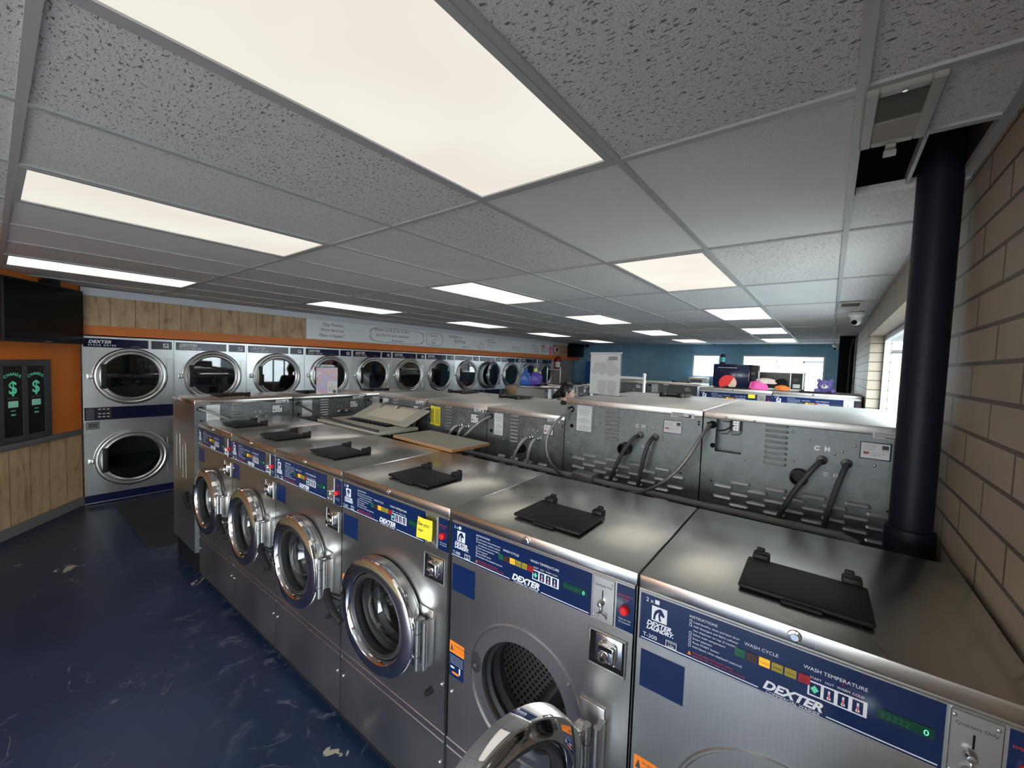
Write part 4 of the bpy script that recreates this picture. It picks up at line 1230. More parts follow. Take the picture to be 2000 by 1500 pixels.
# ---- far island
G4 = 'far island washers with blue control panels'
F1 = make_washer('washing_machine', 'big far washer with blue panel and a yellow note, under the soft-drink cooler', 0.880, 1.515, 0.85, 0.10, back=False, group=G4, detail=True, top='steel_dull')
F1.location = (4.95, 0.868, 0); F1.rotation_euler = (0, 0, R(-90))
o = dup(F1, (4.95, -0.018, 0), label='big far washer with blue panel under the purple bear, beside the window')
G5 = 'far washers against the blue wall side'
K1 = make_washer('washing_machine', 'far washer seen from behind below the blue wall, nearer the first window', 0.880, 1.50, 0.85, 0.10, front=True, back='plain', group=G5, detail=False, top='steel_dull', hoses=False)
face_east(K1, 2.10, 6.30, 0.880, 0.85)
o = dup(K1, (0, 0, 0), label='far washer seen from behind below the blue wall, half hidden by the white sign'); face_east(o, 2.99, 6.30, 0.880, 0.85)
G6 = 'far end row of washers'
o = dup(e1, (0, 0, 0), label='far washer with plain steel side panel carrying the detergent bottles', group=G6); face_north(o, 4.30, 3.06, 0.735, 0.60)
o = dup(e1, (0, 0, 0), label="far washer behind the woman's head", group=G6); face_north(o, 5.045, 3.06, 0.735, 0.60)
o = dup(e1, (0, 0, 0), label='far washer just left of the white acrylic sign', group=G6); face_north(o, 5.79, 3.06, 0.735, 0.60)

# ------------------------------------------------------------------ stack dryers
def make_dryer():
    W, H, D = 0.80, 1.908, 0.62
    t = thing('stack_dryer', '', 'clothes dryer', group='row of stacked dryers')
    b = MB('steel_dryer', 'satin')
    cx = 0.40
    for (z0, z1, cz) in ((1.108, 1.775, 1.455), (0.105, 0.955, 0.495)):
        b.plate_hole(0.0, W, z0, z1, 0.0, cx, cz, 0.262, n=56)
    b.box(0, W, 0.0, 0.02, 1.775, H)
    b.box(0, 0.008, 0.0, D, 0.0, H); b.box(W-0.008, W, 0.0, D, 0.0, H); b.box(0, W, 0.0, D, H-0.006, H)
    b.box(-0.001, W+0.001, -0.004, 0.004, 1.103, 1.110); b.box(-0.001, W+0.001, -0.004, 0.004, 0.952, 0.958)
    b.box(-0.002, 0.006, -0.006, 0.0, 0.1, H); b.box(W-0.006, W+0.002, -0.006, 0.0, 0.1, H)
    b.box(0.008, W-0.008, D-0.01, D, 0.0, H, 'galv')
    b.build('cabinet', t)
    # name strip
    b = MB('navy_dark'); b.box(0.006, 0.552, -0.004, 0.002, 1.782, 1.880); ns = b.build('name_panel', t)
    b = MB('white_ink'); b.text('DEXTER', 0.048, 0.045, 1.828, -0.0048, shear=0.32, bold=0.0018, sx=1.0, spacing=1.05); b.text('STACK DRYER', 0.026, 0.045, 1.797, -0.0048, spacing=1.45, bold=0.0006)
    b.text('express', 0.022, 0.40, 1.797, -0.0048, 'faint_ink', shear=0.4)
    b.build('name_lettering', ns)
    b = MB('navy_dark'); b.box(0.580, 0.775, -0.004, 0.002, 1.782, 1.880); sp = b.build('emblem_panel', t)
    b = MB('white_ink'); horse_logo(b, 0.690, 1.802, 0.052, -0.0048, bgm='navy_dark'); b.build('emblem', sp)
    # control strip
    b = MB('navy_dark'); b.box(0.004, W-0.004, -0.003, 0.002, 0.960, 1.102)
    b.box(0.285, W-0.02, -0.006, 0.0, 0.985, 1.045)
    cs = b.build('control_strip', t)
    b = MB('frame_dark'); b.box(0.018, 0.085, -0.008, 0.0, 0.968, 1.090, bev=0.003, seg=1); b.cyl((0.05, -0.008, 1.055), (0.05, -0.012, 1.055), 0.015); b.box(0.03, 0.07, -0.016, -0.008, 0.985, 1.02, bev=0.003, seg=1); b.build('coin_box', cs)
    b = MB('black'); b.box(0.100, 0.226, -0.005, 0.0, 0.972, 1.095)
    for zz in (1.075, 1.025, 0.99):
        for xx in (0.115, 0.150, 0.185): b.box(xx, xx+0.022, -0.007, -0.004, zz, zz+0.010, 'paper')
    b.lathe([(0, -0.008), (0.004, -0.006)], (0.135, 0, 1.092), 'y', 8, 'red')
    b.build('button_panel', cs)
    b = MB('frame_dark'); b.box(0.020, 0.125, -0.004, 0.0, 0.858, 0.942); b.ring_plate(0.028, 0.117, 0.868, 0.932, -0.0045, 0.004, 'satin'); b.build('notice_plate', t)
    b = MB('navy_dark'); b.box(0.0, W, -0.006, 0.02, 0.022, 0.100); b.box(0.29, W-0.05, -0.010, 0.0, 0.040, 0.085)
    b.box(0, W, -0.008, 0.02, 0.010, 0.022, 'satin'); b.build('lint_drawer', t)
    for nm, cz in (('upper_door', 1.455), ('lower_door', 0.495)):
        b = MB('satin')
        b.lathe([(0.331, -0.004), (0.329, -0.020), (0.314, -0.032), (0.300, -0.034), (0.288, -0.028), (0.276, -0.040), (0.262, -0.042), (0.248, -0.032), (0.246, -0.012)], (cx, 0, cz), 'y', 72)
        b.box(cx+0.32, cx+0.385, -0.008, 0.0, cz-0.235, cz+0.205, 'steel_dryer', bev=0.003, seg=1)
        d = b.build(nm, t)
        b = MB('dryer_glass'); b.lathe([(0.248, -0.026), (0, -0.026)], (cx, 0, cz), 'y', 56); b.build('glass', d)
        b = MB('satin'); b.box(cx-0.372, cx-0.318, -0.020, 0.0, cz-0.03, cz+0.028, bev=0.006); b.box(cx-0.345, cx-0.320, -0.035, -0.018, cz-0.022, cz+0.02, bev=0.004); b.build('handle', d)
        b = MB('black'); b.box(cx-0.262, cx-0.215, -0.048, -0.030, cz-0.14, cz+0.14, bev=0.006); b.build('latch_bar', d)
        b = MB('frame_dark'); b.lathe([(0.262, 0.0), (0.262, 0.05), (0.355, 0.06), (0.355, 0.54), (0, 0.54)], (cx, 0, cz), 'y', 48); b.build('drum', t)
    return t
names = ['first stacked dryer at the left, both doors in full view beside the orange wall',
         'second stacked dryer from the left, above the machine with the orange-reflecting side',
         'third stacked dryer from the left, behind the gap between two washers',
         'fourth stacked dryer from the left, behind the watercolour sign',
         'fifth stacked dryer from the left, with a pale cloth in its drum',
         'sixth stacked dryer from the left', 'seventh stacked dryer from the left', 'eighth stacked dryer from the left',
         'ninth stacked dryer from the left, its round door ajar', 'tenth stacked dryer from the left, left of the blue bottle',
         'eleventh stacked dryer from the left, behind the detergent bottles', 'last stacked dryer on the right, next to the orange post and extinguisher']
dr = make_dryer(); DX0, DY = -0.660, 5.90
for i, lab in enumerate(names):
    o = dr if i == 0 else dup(dr, (0, 0, 0), label=lab)
    o.location = (DX0+0.8045*i, DY, 0)
    if i == 0: o['label'] = lab
    if i == 8:
        for c in kids(o):
            if c.name.startswith('upper_door'):
                hx = 0.40+0.345
                c.matrix_parent_inverse = Matrix.Identity(4)
                c.rotation_euler = (0, 0, R(14)); mm = Matrix.Rotation(R(14), 3, 'Z')
                c.location = Vector((hx, -0.02, 0)) - mm @ Vector((hx, -0.02, 0))

def heap(name, loc, size, mat, label, cat, seed, squash=(1, 1, 1)):
    """crumpled pile of cloth"""
    r_ = random.Random(seed); b = MB(mat)
    n = 26; k = 20
    rows = []
    ph = [r_.uniform(0, 6.28) for _ in range(8)]
    for i in range(k+1):
        th = PI*i/k; row = []
        for j in range(n):
            a = 2*PI*j/n
            q = 1+0.16*math.sin(3*a+ph[0]+2*th)+0.11*math.sin(5*a+ph[1]-3*th)+0.08*math.sin(9*a+ph[2]+5*th)+0.06*math.sin(7*th+ph[3])
            x = size*squash[0]*q*math.sin(th)*math.cos(a); y = size*squash[1]*q*math.sin(th)*math.sin(a); z = size*squash[2]*(math.cos(th)*(0.9+0.1*q))
            row.append(b._v((x, y, max(z, -size*squash[2]*0.5))))
        rows.append(row)
    for i in range(k):
        for j in range(n):
            b.bm.faces.new((rows[i][j], rows[i][(j+1) % n], rows[i+1][(j+1) % n], rows[i+1][j]))
    bmesh.ops.remove_doubles(b.bm, verts=b.bm.verts, dist=1e-5)
    o = b.build(name); o.location = loc
    return tag(o, label, cat)
d5 = DX0+0.8045*4+0.40
heap('laundry_pile', (d5+0.05, 6.20, 1.245), 0.22, 'violet_cloth', 'dark violet laundry lying in the drum of the fifth dryer', 'laundry', 1, (1, .8, .8))
heap('laundry_pile', (d5-0.10, 6.03, 1.275), 0.13, 'grey_cloth', 'pale grey cloth pressed against the glass of the fifth dryer', 'laundry', 2, (0.8, .6, 1.35))
d4 = DX0+0.8045*3+0.40
heap('laundry_pile', (d4, 6.20, 1.25), 0.24, 'grey_cloth', 'grey laundry in the drum of the dryer behind the watercolour sign', 'laundry', 5, (1, .8, .8))
d12 = DX0+0.8045*11+0.40
heap('laundry_pile', (d12, 6.20, 1.24), 0.22, 'dark_cloth', 'dark laundry in the drum of the last dryer on the right', 'laundry', 6, (1, .8, .8))

# ------------------------------------------------------------------ whiteboard band and signs above the dryers
BX0, BX1, BZ0, BZ1 = 1.78, 8.96, 2.035, 2.350
YB = SY-0.024
wb = tag((lambda b: (b.box(BX0, BX1, YB, SY-0.001, BZ0, BZ1), b.build('whiteboard'))[1])(MB('whiteboard')),
         'long white board with handwriting above the stacked dryers', 'whiteboard')
b = MB('black_ink'); yb = YB-0.0015
def wt(s_, size, x, z, m='black_ink', **k): b.text(s_, size, x, z, yb, m, shear=0.15, sx=0.9, **k)
wt('"Stay Positive,', 0.075, 2.02, 2.262); wt('Work Hard and', 0.068, 2.00, 2.175); wt('Make it Happen"', 0.072, 1.98, 2.085)
b.build('handwriting', wb); b = MB('black_ink')
wt('Dryers are $.25 for 6 mins', 0.080, 2.98, 2.262); wt('and 25\u00a2 for each additional', 0.074, 3.02, 2.170); wt('8 minutes :', 0.072, 3.36, 2.080)
def cloud(x0, x1, z0, z1, n, m_):
    P = []
    cx_, cz_, a_, c_ = (x0+x1)/2, (z0+z1)/2, (x1-x0)/2, (z1-z0)/2
    for i in range(n*6):
        u = 2*PI*i/(n*6); bmp = 1+0.055*abs(math.sin(n*u/2))
        sq = lambda v, p: math.copysign(abs(v)**p, v)
        P.append((cx_+a_*bmp*sq(math.cos(u), 0.5), yb, cz_+c_*bmp*sq(math.sin(u), 0.5)))
    b.tube(P, 0.0035, n=4, m=m_, closed=True)
cloud(2.92, 4.10, 2.065, 2.322, 30, 'black_ink'); cloud(4.20, 4.62, 2.075, 2.318, 16, 'black_ink')
wt('Quarters', 0.062, 4.27, 2.252); wt('to', 0.06, 4.38, 2.180); wt('Start', 0.066, 4.32, 2.105)
b.build('handwriting', wb); b = MB('black_ink')
wt('Welcome to', 0.085, 4.80, 2.262); wt('BUCKsky', 0.095, 4.98, 2.165); wt('Laundry', 0.080, 5.22, 2.068, 'faint_ink')
b.tube([(5.72, yb, 2.10), (5.80, yb, 2.17), (5.84, yb, 2.22), (5.88, yb, 2.17), (5.96, yb, 2.10), (5.84, yb, 2.075)], 0.004, n=4, closed=True, m='faint_ink')
b.build('handwriting', wb); b = MB('black_ink')
for i, s_ in enumerate(('All Machines', 'Must be cleared', 'of laundry at one', 'hour before close')): wt(s_, 0.055 if i < 2 else 0.040, 6.05, 2.285-i*0.058, 'black_ink' if i < 2 else 'faint_ink')
b.build('handwriting', wb); b = MB('black_ink')
wt('Wash - last load 9pm', 0.050, 7.02, 2.150, 'faint_ink'); wt('Wash - Weekends', 0.050, 7.02, 2.085, 'faint_ink')
b.build('handwriting', wb); b = MB('black_ink')
wt('CALL', 0.10, 7.92, 2.245, 'faint_ink'); wt('Attendant', 0.085, 7.90, 2.160, 'faint_ink'); wt('for help', 0.085, 8.02, 2.075, 'faint_ink')
b.build('handwriting', wb); b = MB('black_ink')
b.box(4.98, 4.984, yb-0.001, yb, BZ0, BZ1, 'faint_ink'); b.box(7.60, 7.604, yb-0.001, yb, BZ0, BZ1, 'faint_ink')
b.build('board_joints', wb)
def paper(name, label, cat, x0, x1, z0, z1, mat='paper'):
    b = MB(mat); b.box(x0, x1, YB-0.003, YB-0.0005, z0, z1)
    return b, x0, x1, z0, z1
b = MB('paper'); b.box(8.36, 8.56, YB-0.003, YB-0.0005, 2.075, 2.300); b.rect(8.365, 8.555, 2.235, 2.295, YB-0.0035, 'red_ink')
b.text('WARNING', 0.042, 8.46, 2.250, YB-0.004, 'white_ink', align='CENTER', bold=0.001); b.text('Clean UP', 0.045, 8.46, 2.170, YB-0.004, 'dark_ink', align='CENTER', bold=0.001); b.text('before 6 pm', 0.036, 8.46, 2.105, YB-0.004, 'dark_ink', align='CENTER', bold=0.001)
tag(b.build('notice_sign'), 'small notice with red WARNING header on the right of the white board', 'sign')
b = MB('paper'); b.box(8.63, 8.74, YB-0.003, YB-0.0005, 2.09, 2.28)
for (px_, pz_) in ((8.66, 2.15), (8.70, 2.20), (8.66, 2.22), (8.71, 2.14)): b.rect(px_-0.008, px_+0.008, pz_-0.012, pz_+0.012, YB-0.0036, 'dark_ink')
tag(b.build('notice_sign'), 'white sheet with a few dark dots beside the pink paper', 'sign')
b = MB('pink'); b.box(8.79, 8.925, YB-0.004, YB-0.0005, 2.040, 2.285); b.text('v', 0.05, 8.85, 2.20, YB-0.0045, 'red_ink')
tag(b.build('notice_paper'), 'bright pink paper at the right end of the white board', 'paper')
b = MB('white'); b.box(9.10, 9.27, YB-0.015, SY-0.001, 2.125, 2.275, bev=0.006); b.box(9.135, 9.235, YB-0.017, YB-0.012, 2.15, 2.255, 'screen')
tag(b.build('thermostat'), 'small white wall thermostat with dark display on the wood panel', 'thermostat')
b = MB('screen'); b.box(9.86, 10.50, 5.70, 5.94, 2.02, 2.425, bev=0.01)
tag(b.build('wall_speaker'), 'black box mounted high on the wood panel before the blue wall', 'speaker')
b = MB('black'); b.lathe([(0, 0), (0.06, 0), (0.06, -0.05), (0.04, -0.09), (0, -0.1)], ax='z', n=20); o = b.build('ceiling_sensor'); o.location = (10.52, 5.60, CEIL-0.003)
tag(o, 'small black dome on the ceiling in the far left corner', 'camera')

# television and change machines on the orange diagonal wall (frame of that wall)
def on_diag(o): o.location = DP; o.rotation_euler = (0, 0, DA); return o
t = thing('television', 'large black flat television high on the orange wall', 'television'); on_diag(t)
b = MB('black'); b.box(-1.02, -0.115, -0.115, -0.075, 1.805, 2.375, bev=0.008); b.build('housing', t)
b = MB('screen'); b.box(-1.008, -0.127, -0.1165, -0.114, 1.835, 2.362); b.build('screen_panel', t)
b = MB('faint_ink'); b.rect(-0.60, -0.53, 1.813, 1.821, -0.1156); b.build('maker_mark', t)
b = MB('black'); b.box(-0.50, -0.40, -0.075, 0.0, 2.28, 2.42); b.box(-0.50, -0.40, -0.11, -0.03, 2.36, 2.436); b.build('wall_bracket', t)
t = thing('change_machine_surround', 'dark grey metal frame set in the orange wall around the change machines', 'frame'); on_diag(t)
b = MB('frame_dark')
b.box(-1.30, -0.418, -0.028, -0.001, 1.578, 1.640, bev=0.003); b.box(-1.30, -0.418, -0.028, -0.001, 0.870, 0.928, bev=0.003)
for (a, c) in ((-0.492, -0.418), (-0.732, -0.682), (-0.972, -0.922), (-1.30, -1.162)): b.box(a, c, -0.0275, -0.001, 0.928, 1.578)
b.build('surround', t)
def change_machine(x0, label):
    t = thing('change_machine', label, 'change machine'); on_diag(t)
    x1 = x0+0.190; xc = (x0+x1)/2
    b = MB('black'); b.box(x0, x1, -0.022, -0.001, 0.928, 1.578, bev=0.004); b.build('cabinet', t)
    b = MB('green_ink'); yq = -0.0228
    s_ = 'CHANGE'
    for i, ch in enumerate(s_):
        u = (i-2.5)/2.5; b.text(ch, 0.038, xc+u*0.070, 1.482+0.022*(1-u*u)-0.01, yq, align='CENTER', bold=0.001, rot=-u*0.35)
    b.text('$', 0.165, xc, 1.325, yq, align='CENTER', bold=0.003)
    b.text('INSERT', 0.017, xc, 1.163, yq, align='CENTER'); b.text('BILLS', 0.020, xc, 1.125, yq, align='CENTER', bold=0.001); b.text('only', 0.012, xc+0.05, 1.545, yq, 'faint_ink')
    b.build('lettering', t)
    b = MB('paper'); b.box(xc-0.048, xc+0.048, -0.024, -0.02, 1.200, 1.258); b.rect(xc-0.042, xc+0.042, 1.206, 1.252, -0.0246, 'green_ink'); b.lathe([(0, -0.0252), (0.018, -0.0252)], (xc, 0, 1.229), 'y', 18, 'paper'); b.build('bill_picture', t)
    b = MB('frame_dark'); b.box(xc-0.05, xc+0.05, -0.026, -0.018, 1.275, 1.292, bev=0.002, seg=1); b.build('bill_slot', t)
change_machine(-0.682, 'black change machine with green dollar sign nearest the dryers')
change_machine(-0.922, 'black change machine with green dollar sign cut by the left photo edge')

# ------------------------------------------------------------------ things in the service gap between the rows
t = thing('old_appliance', 'beige appliance with its lid propped open between the two washer rows', 'appliance', (0.37, 1.87, 0))
b = MB('galv'); b.box(0.02, 0.33, 0.06, 0.80, 0.0, 1.14); b.build('base_cabinet', t)
b = MB('black')
for (x_, y_) in ((0.05, 0.03), (0.05, 0.72), (0.29, 0.03), (0.29, 0.72)): b.box(x_-0.03, x_+0.03, y_, y_+0.10, 1.14, 1.222, bev=0.006)
b.build('feet', t)
b = MB('beige'); b.box(0, 0.355, 0, 0.86, 1.222, 1.25, bev=0.006); tp = b.build('top_tray', t)
b = MB('black_matt'); b.box(0.17, 0.245, 0.14, 0.72, 1.249, 1.2515); b.box(0.255, 0.262, 0.10, 0.78, 1.249, 1.2515); b.build('top_opening', tp)
b = MB('black')
for i in range(9): b.box(0.175, 0.240, 0.17+i*0.055, 0.20+i*0.055, 1.250, 1.262, bev=0.003, seg=1)
b.build('vent_grille', tp)
b = MB('beige', 'cream')
b.X = Matrix.Translation((0.255, 0, 1.252)) @ Matrix.Rotation(R(-24), 4, 'Y')
b.box(0.0, 0.255, 0.02, 0.76, 0.0, 0.012, bev=0.003, seg=1); b.box(0.05, 0.22, 0.14, 0.62, 0.0118, 0.0135, 'cream')
lid = b.build('hinged_lid', t)
b = MB('chrome'); b.X = Matrix.Translation((0.255, 0, 1.252)) @ Matrix.Rotation(R(-24), 4, 'Y'); b.box(0.205, 0.245, 0.36, 0.42, 0.012, 0.020, bev=0.003); b.build('latch', lid)
b = MB('beige', 'ply_edge'); b.box(0.0, 0.31, 0.0, 0.60, 0.0, 0.017, 'ply_edge'); b.box(0.0, 0.311, -0.001, 0.601, 0.0165, 0.0185, 'beige')
o = b.build('loose_board'); o.location = (0.340, 1.10, 1.2365); o.rotation_euler = (0, 0, R(-3))
tag(o, 'loose beige laminate board with plywood edge lying behind the front row', 'board')
for (x_, z_, r_, lab, mt) in ((0.82, 1.112, 0.016, 'upper grey water pipe running behind the front row', 'pvc'), (0.765, 1.085, 0.019, 'dark lower pipe running behind the front row', 'rubber'), (0.70, 1.00, 0.026, 'thick black drain pipe lowest behind the front row', 'black')):
    b = MB(mt)
    b.tube([(x_, 1.82, 0.0), (x_, 1.82, z_-0.06), (x_, 1.80, z_-0.015), (x_, 1.75, z_), (x_, -0.66, z_), (x_, -0.71, z_-0.015), (x_, -0.72, z_-0.06), (x_, -0.72, 0.0)], r_, n=14)
    tag(b.build('water_pipe'), lab, 'pipe')
t = thing('junction_box', 'square galvanised junction box where two flexible conduits meet', 'junction box', (0.785, 0.435, 1.052))
b = MB('louvre'); b.box(0, 0.108, 0, 0.130, 0, 0.092, bev=0.003); b.build('box', t)
b = MB('galv_plain')
for yy_ in (0.035, 0.095): b.cyl((-0.001, yy_, 0.045), (-0.004, yy_, 0.045), 0.016)
b.cyl((0.05, 0.0, 0.03), (0.05, -0.03, 0.03), 0.016); b.cyl((0.05, 0.13, 0.05), (0.05, 0.155, 0.05), 0.016)
b.build('knockouts', t)
def bez(P, n=28):
    P = [Vector(p) for p in P]; out = []
    for i in range(n+1):
        u = i/n; q = list(P)
        while len(q) > 1: q = [q[j]*(1-u)+q[j+1]*u for j in range(len(q)-1)]
        out.append(q[0])
    return out
def conduit(P, label, r=0.010, mt='conduit', ribs=True, name='flexible_conduit'):
    b = MB(mt); pts = bez(P, 60 if ribs else 24)
    rr_ = [r*(1.0+(0.12 if i % 2 else -0.08)) for i in range(len(pts))] if ribs else r
    b.tube(pts, rr_, n=12)
    return tag(b.build(name), label, 'cable')
conduit([(0.90, 0.638, 1.497), (0.72, 0.66, 1.44), (0.70, 0.80, 1.30), (0.74, 0.68, 1.12), (0.84, 0.59, 1.08)], 'ribbed grey conduit looping left from the large washer with the sign to the junction box', 0.0085)
conduit([(0.90, -0.140, 1.496), (0.72, -0.10, 1.44), (0.76, -0.06, 1.12), (0.74, 0.16, 1.08), (0.80, 0.40, 1.06), (0.84, 0.41, 1.06)], 'ribbed grey conduit sagging from the hatch washer to the junction box', 0.0085)
conduit([(0.90, 1.290, 1.382), (0.78, 1.33, 1.36), (0.78, 1.45, 1.20), (0.74, 1.56, 1.12), (0.72, 1.60, 1.0)], 'grey conduit curving down left from the washer next to the taller pair', 0.0095)
conduit([(0.90, 1.950, 1.382), (0.76, 1.97, 1.38), (0.78, 2.02, 1.20), (0.80, 2.03, 1.05)], 'grey conduit curving down beside the yellow tag', 0.0095)
conduit([(0.90, 2.50, 1.37), (0.74, 2.46, 1.40), (0.74, 2.40, 1.20), (0.78, 2.38, 1.0)], 'grey conduit arching from the washer left of the yellow tag', 0.0095)
conduit([(-0.285, 3.29, 1.320), (-0.25, 3.20, 1.31), (-0.15, 3.20, 1.26), (-0.02, 3.21, 1.18), (0.05, 3.225, 1.10)], 'short grey cable leaving the back of the machine at the left end', 0.0095)
conduit([(0.465, 3.29, 1.320), (0.46, 3.14, 1.30), (0.47, 3.00, 1.255), (0.44, 2.80, 1.262), (0.40, 2.60, 1.258), (0.365, 2.2, 1.262), (0.362, 1.86, 1.26)], 'long dark cable lying along the rear edge of the front row', 0.010, 'rubber', False, 'power_cable')
conduit([(1.215, 3.29, 1.318), (1.20, 3.16, 1.36), (1.22, 3.14, 1.20), (1.22, 3.16, 1.0)], 'grey cable arching down in the inner corner', 0.0095)

# ------------------------------------------------------------------ signs standing on the machines
def acrylic(loc, w, h, rz, label, front):
    t = thing('sign_holder', label, 'sign', loc, rz)
    b = MB('acrylic'); b.box(-w/2, w/2, -0.002, 0.002, 0.003, h); b.box(-w/2, w/2, 0.004, 0.10, 0.0, 0.003); b.build('acrylic_stand', t)
    front(t, w, h); return t
def art_front(t, w, h):
    b = MB('art'); b.box(-w/2+0.004, w/2-0.004, -0.0036, -0.0024, 0.008, h-0.008); s = b.build('printed_sheet', t)
    b = MB('paper'); b.rect(0.005, w/2-0.006, 0.012, 0.135, -0.0042)
    for k_, (x_, hh) in enumerate(((0.02, 0.09), (0.045, 0.11), (0.07, 0.08))): b.rect(x_, x_+0.010, 0.03, hh, -0.0046, 'wire')
    b.rect(0.062, 0.095, 0.016, 0.045, -0.0047, 'frame_dark')
    b.build('inset_panel', s)
acrylic((0.771, 3.345, 1.385), 0.228, 0.278, R(2), 'clear acrylic stand with a pastel watercolour sheet on the left washers', art_front)
def white_front(t, w, h):
    b = MB('paper'); b.box(-w/2+0.004, w/2-0.004, -0.0036, -0.0024, 0.006, h-0.010); s = b.build('faded_sheet', t)
    b = MB(basic('faded_print', (0.52, 0.53, 0.54), 0.6)); y_ = -0.0040
    lay = [0]
    def blob(cx_, cz_, a_, c_, n=24):
        lay[0] += 1
        b.face([(cx_+a_*math.cos(2*PI*i/n), y_-0.00006*lay[0], cz_+c_*math.sin(2*PI*i/n)) for i in range(n)])
    for (cx_, cz_) in ((-0.02, 0.205), (-0.025, 0.165), (-0.075, 0.205), (-0.09, 0.17), (-0.05, 0.185)): blob(cx_, cz_, 0.036, 0.026)
    for (cx_, cz_) in ((0.045, 0.235), (0.075, 0.20), (0.03, 0.185), (0.06, 0.16), (0.10, 0.175)): blob(cx_, cz_, 0.038, 0.026)
    b.rect(0.035, 0.115, 0.245, 0.270, y_-0.0010, 'faint_ink'); 
    for cx_ in (-0.02, 0.072):
        b.face([(cx_+0.042*math.cos(PI+PI*i/12), y_, 0.050+0.04*math.sin(PI+PI*i/12)) for i in range(13)]+[(cx_+0.042, y_, 0.105), (cx_-0.042, y_, 0.105)])
    b.build('faint_print', s)
    b = MB('trim_white'); b.box(-w/2-0.002, w/2+0.002, -0.004, 0.004, h-0.008, h+0.002); b.build('top_clip', t)
acrylic((1.331, 0.639, 1.562), 0.288, 0.296, R(-109.5), 'tall white acrylic sign with faded shapes standing on the large washers', white_front)

# ------------------------------------------------------------------ things on the far island
t = thing('drink_cooler', 'navy soft-drink countertop cooler with a red and cream round emblem', 'cooler', (5.26, 0.768, 1.515), R(-90)); t.scale = (1.035, 1.0, 1.0)
b = MB('navy_dark'); b.box(0, 0.455, 0, 0.40, 0.012, 0.340, bev=0.012); b.box(0.02, 0.44, 0.02, 0.38, 0, 0.014, 'black'); b.build('cabinet', t)
b = MB('black'); b.box(0.46, 0.53, 0.0, 0.38, 0.0, 0.335, bev=0.006); b.box(0.475, 0.515, -0.004, 0.0, 0.20, 0.235, 'frame_dark'); b.build('side_unit', t)
b = MB('satin'); b.box(0.06, 0.30, -0.004, 0.0, 0.286, 0.291); b.build('handle_strip', t)
b = MB('pepsi_red')
n_ = 40
b.face([(0.195+0.112*math.cos(2*PI*i/n_), -0.0025, 0.068+0.112*math.sin(2*PI*i/n_)) for i in range(n_) if 0.068+0.112*math.sin(2*PI*i/n_) > 0.0])
b.face([(0.195+0.108*math.cos(a), -0.0032, 0.068+0.108*math.sin(a)) for a in [R(-38+i*86/14) for i in range(15)]]+[(0.195+0.02, -0.0032, 0.068-0.02), (0.16, -0.0032, 0.003), (0.28, -0.0032, 0.003)], 'pepsi_cream')
b.build('round_emblem', t)
t = thing('microwave_oven', 'microwave oven with light frame and black window on the far island', 'microwave', (5.27, 0.197, 1.515), R(-90)); t.scale = (1.03, 1.0, 1.0)
b = MB('white'); b.box(0, 0.505, 0.0, 0.36, 0.012, 0.250, bev=0.006)
for x_ in (0.03, 0.475): b.box(x_-0.015, x_+0.015, 0.03, 0.33, 0, 0.013, 'black')
b.build('housing', t)
b = MB('screen'); b.box(0.022, 0.355, -0.006, 0.004, 0.028, 0.238); b.build('door_window', t)
b = MB('black'); b.box(0.372, 0.492, -0.005, 0.004, 0.028, 0.238); b.box(0.395, 0.45, -0.007, 0.0, 0.125, 0.175, 'screen'); b.box(0.395, 0.47, -0.009, 0.0, 0.045, 0.095, 'wire'); b.build('control_column', t)
b = MB('satin'); b.box(0.357, 0.368, -0.012, 0.0, 0.03, 0.235, bev=0.003); b.build('door_handle', t)
heap('folded_cloth', (5.215, 0.185, 1.555), 0.085, 'hot_pink', 'bright pink cloth bundle in front of the microwave', 'cloth', 11, (0.35, 1.25, 0.9))
heap('folded_cloth', (5.222, 0.10, 1.625), 0.075, 'stripe_cloth', 'pale ruffled cloth on top of the pink bundle', 'cloth', 12, (0.35, 1.5, 0.7))
heap('folded_cloth', (5.222, -0.10, 1.545), 0.065, 'orange_cloth', 'orange ruffled cloth in front of the microwave window', 'cloth', 13, (0.4, 1.2, 0.7))
heap('folded_cloth', (5.225, -0.085, 1.62), 0.06, 'black_matt', 'black cloth with orange edge piled above the orange one', 'cloth', 14, (0.35, 1.1, 0.9))
t = thing('drink_bottle', 'dark bottle with a teal band standing on the navy cooler', 'bottle', (5.42, 0.675, 1.855))
b = MB('black'); b.lathe([(0, 0), (0.036, 0.0), (0.038, 0.02), (0.030, 0.03)], ax='z', n=20); b.lathe([(0.030, 0.10), (0.036, 0.112), (0.036, 0.135), (0.02, 0.15), (0, 0.152)], ax='z', n=20); b.build('ends', t)
b = MB('teal'); b.lathe([(0.0295, 0.028), (0.030, 0.102)], ax='z', n=20); b.build('band', t)
b = MB('dark_wire')
pts = bez([(0, -0.035, 0.40), (0, -0.04, 0.445), (0, 0.045, 0.46), (0, 0.05, 0.39), (0, 0.0, 0.38), (0, 0, 0.33)], 16)+[Vector((0, 0, 0.325))]
pts += [Vector(p) for p in ((0, 0.15, 0.25), (0, 0.20, 0.215), (0, 0.19, 0.20), (0, -0.19, 0.20), (0, -0.20, 0.215), (0, -0.15, 0.25), (0, -0.004, 0.322))]
b.tube(pts, 0.005, n=6)
b.tube([(0, -0.19, 0.20), (0, -0.36, 0.235), (0, -0.41, 0.20), (0, -0.42, 0.12), (0, -0.34, 0.06), (0, -0.30, 0.0035), (0.05, -0.2, 0.0035)], 0.005, n=6)
o = b.build('wire_hanger'); o.location = (5.68, 0.0, 1.515); tag(o, 'bent wire clothes hanger standing behind the microwave', 'hanger')
t = thing('teddy_bear', 'purple plush bear with a white muzzle on the far island', 'plush toy', (5.33, -0.548, 1.515), R(-95))
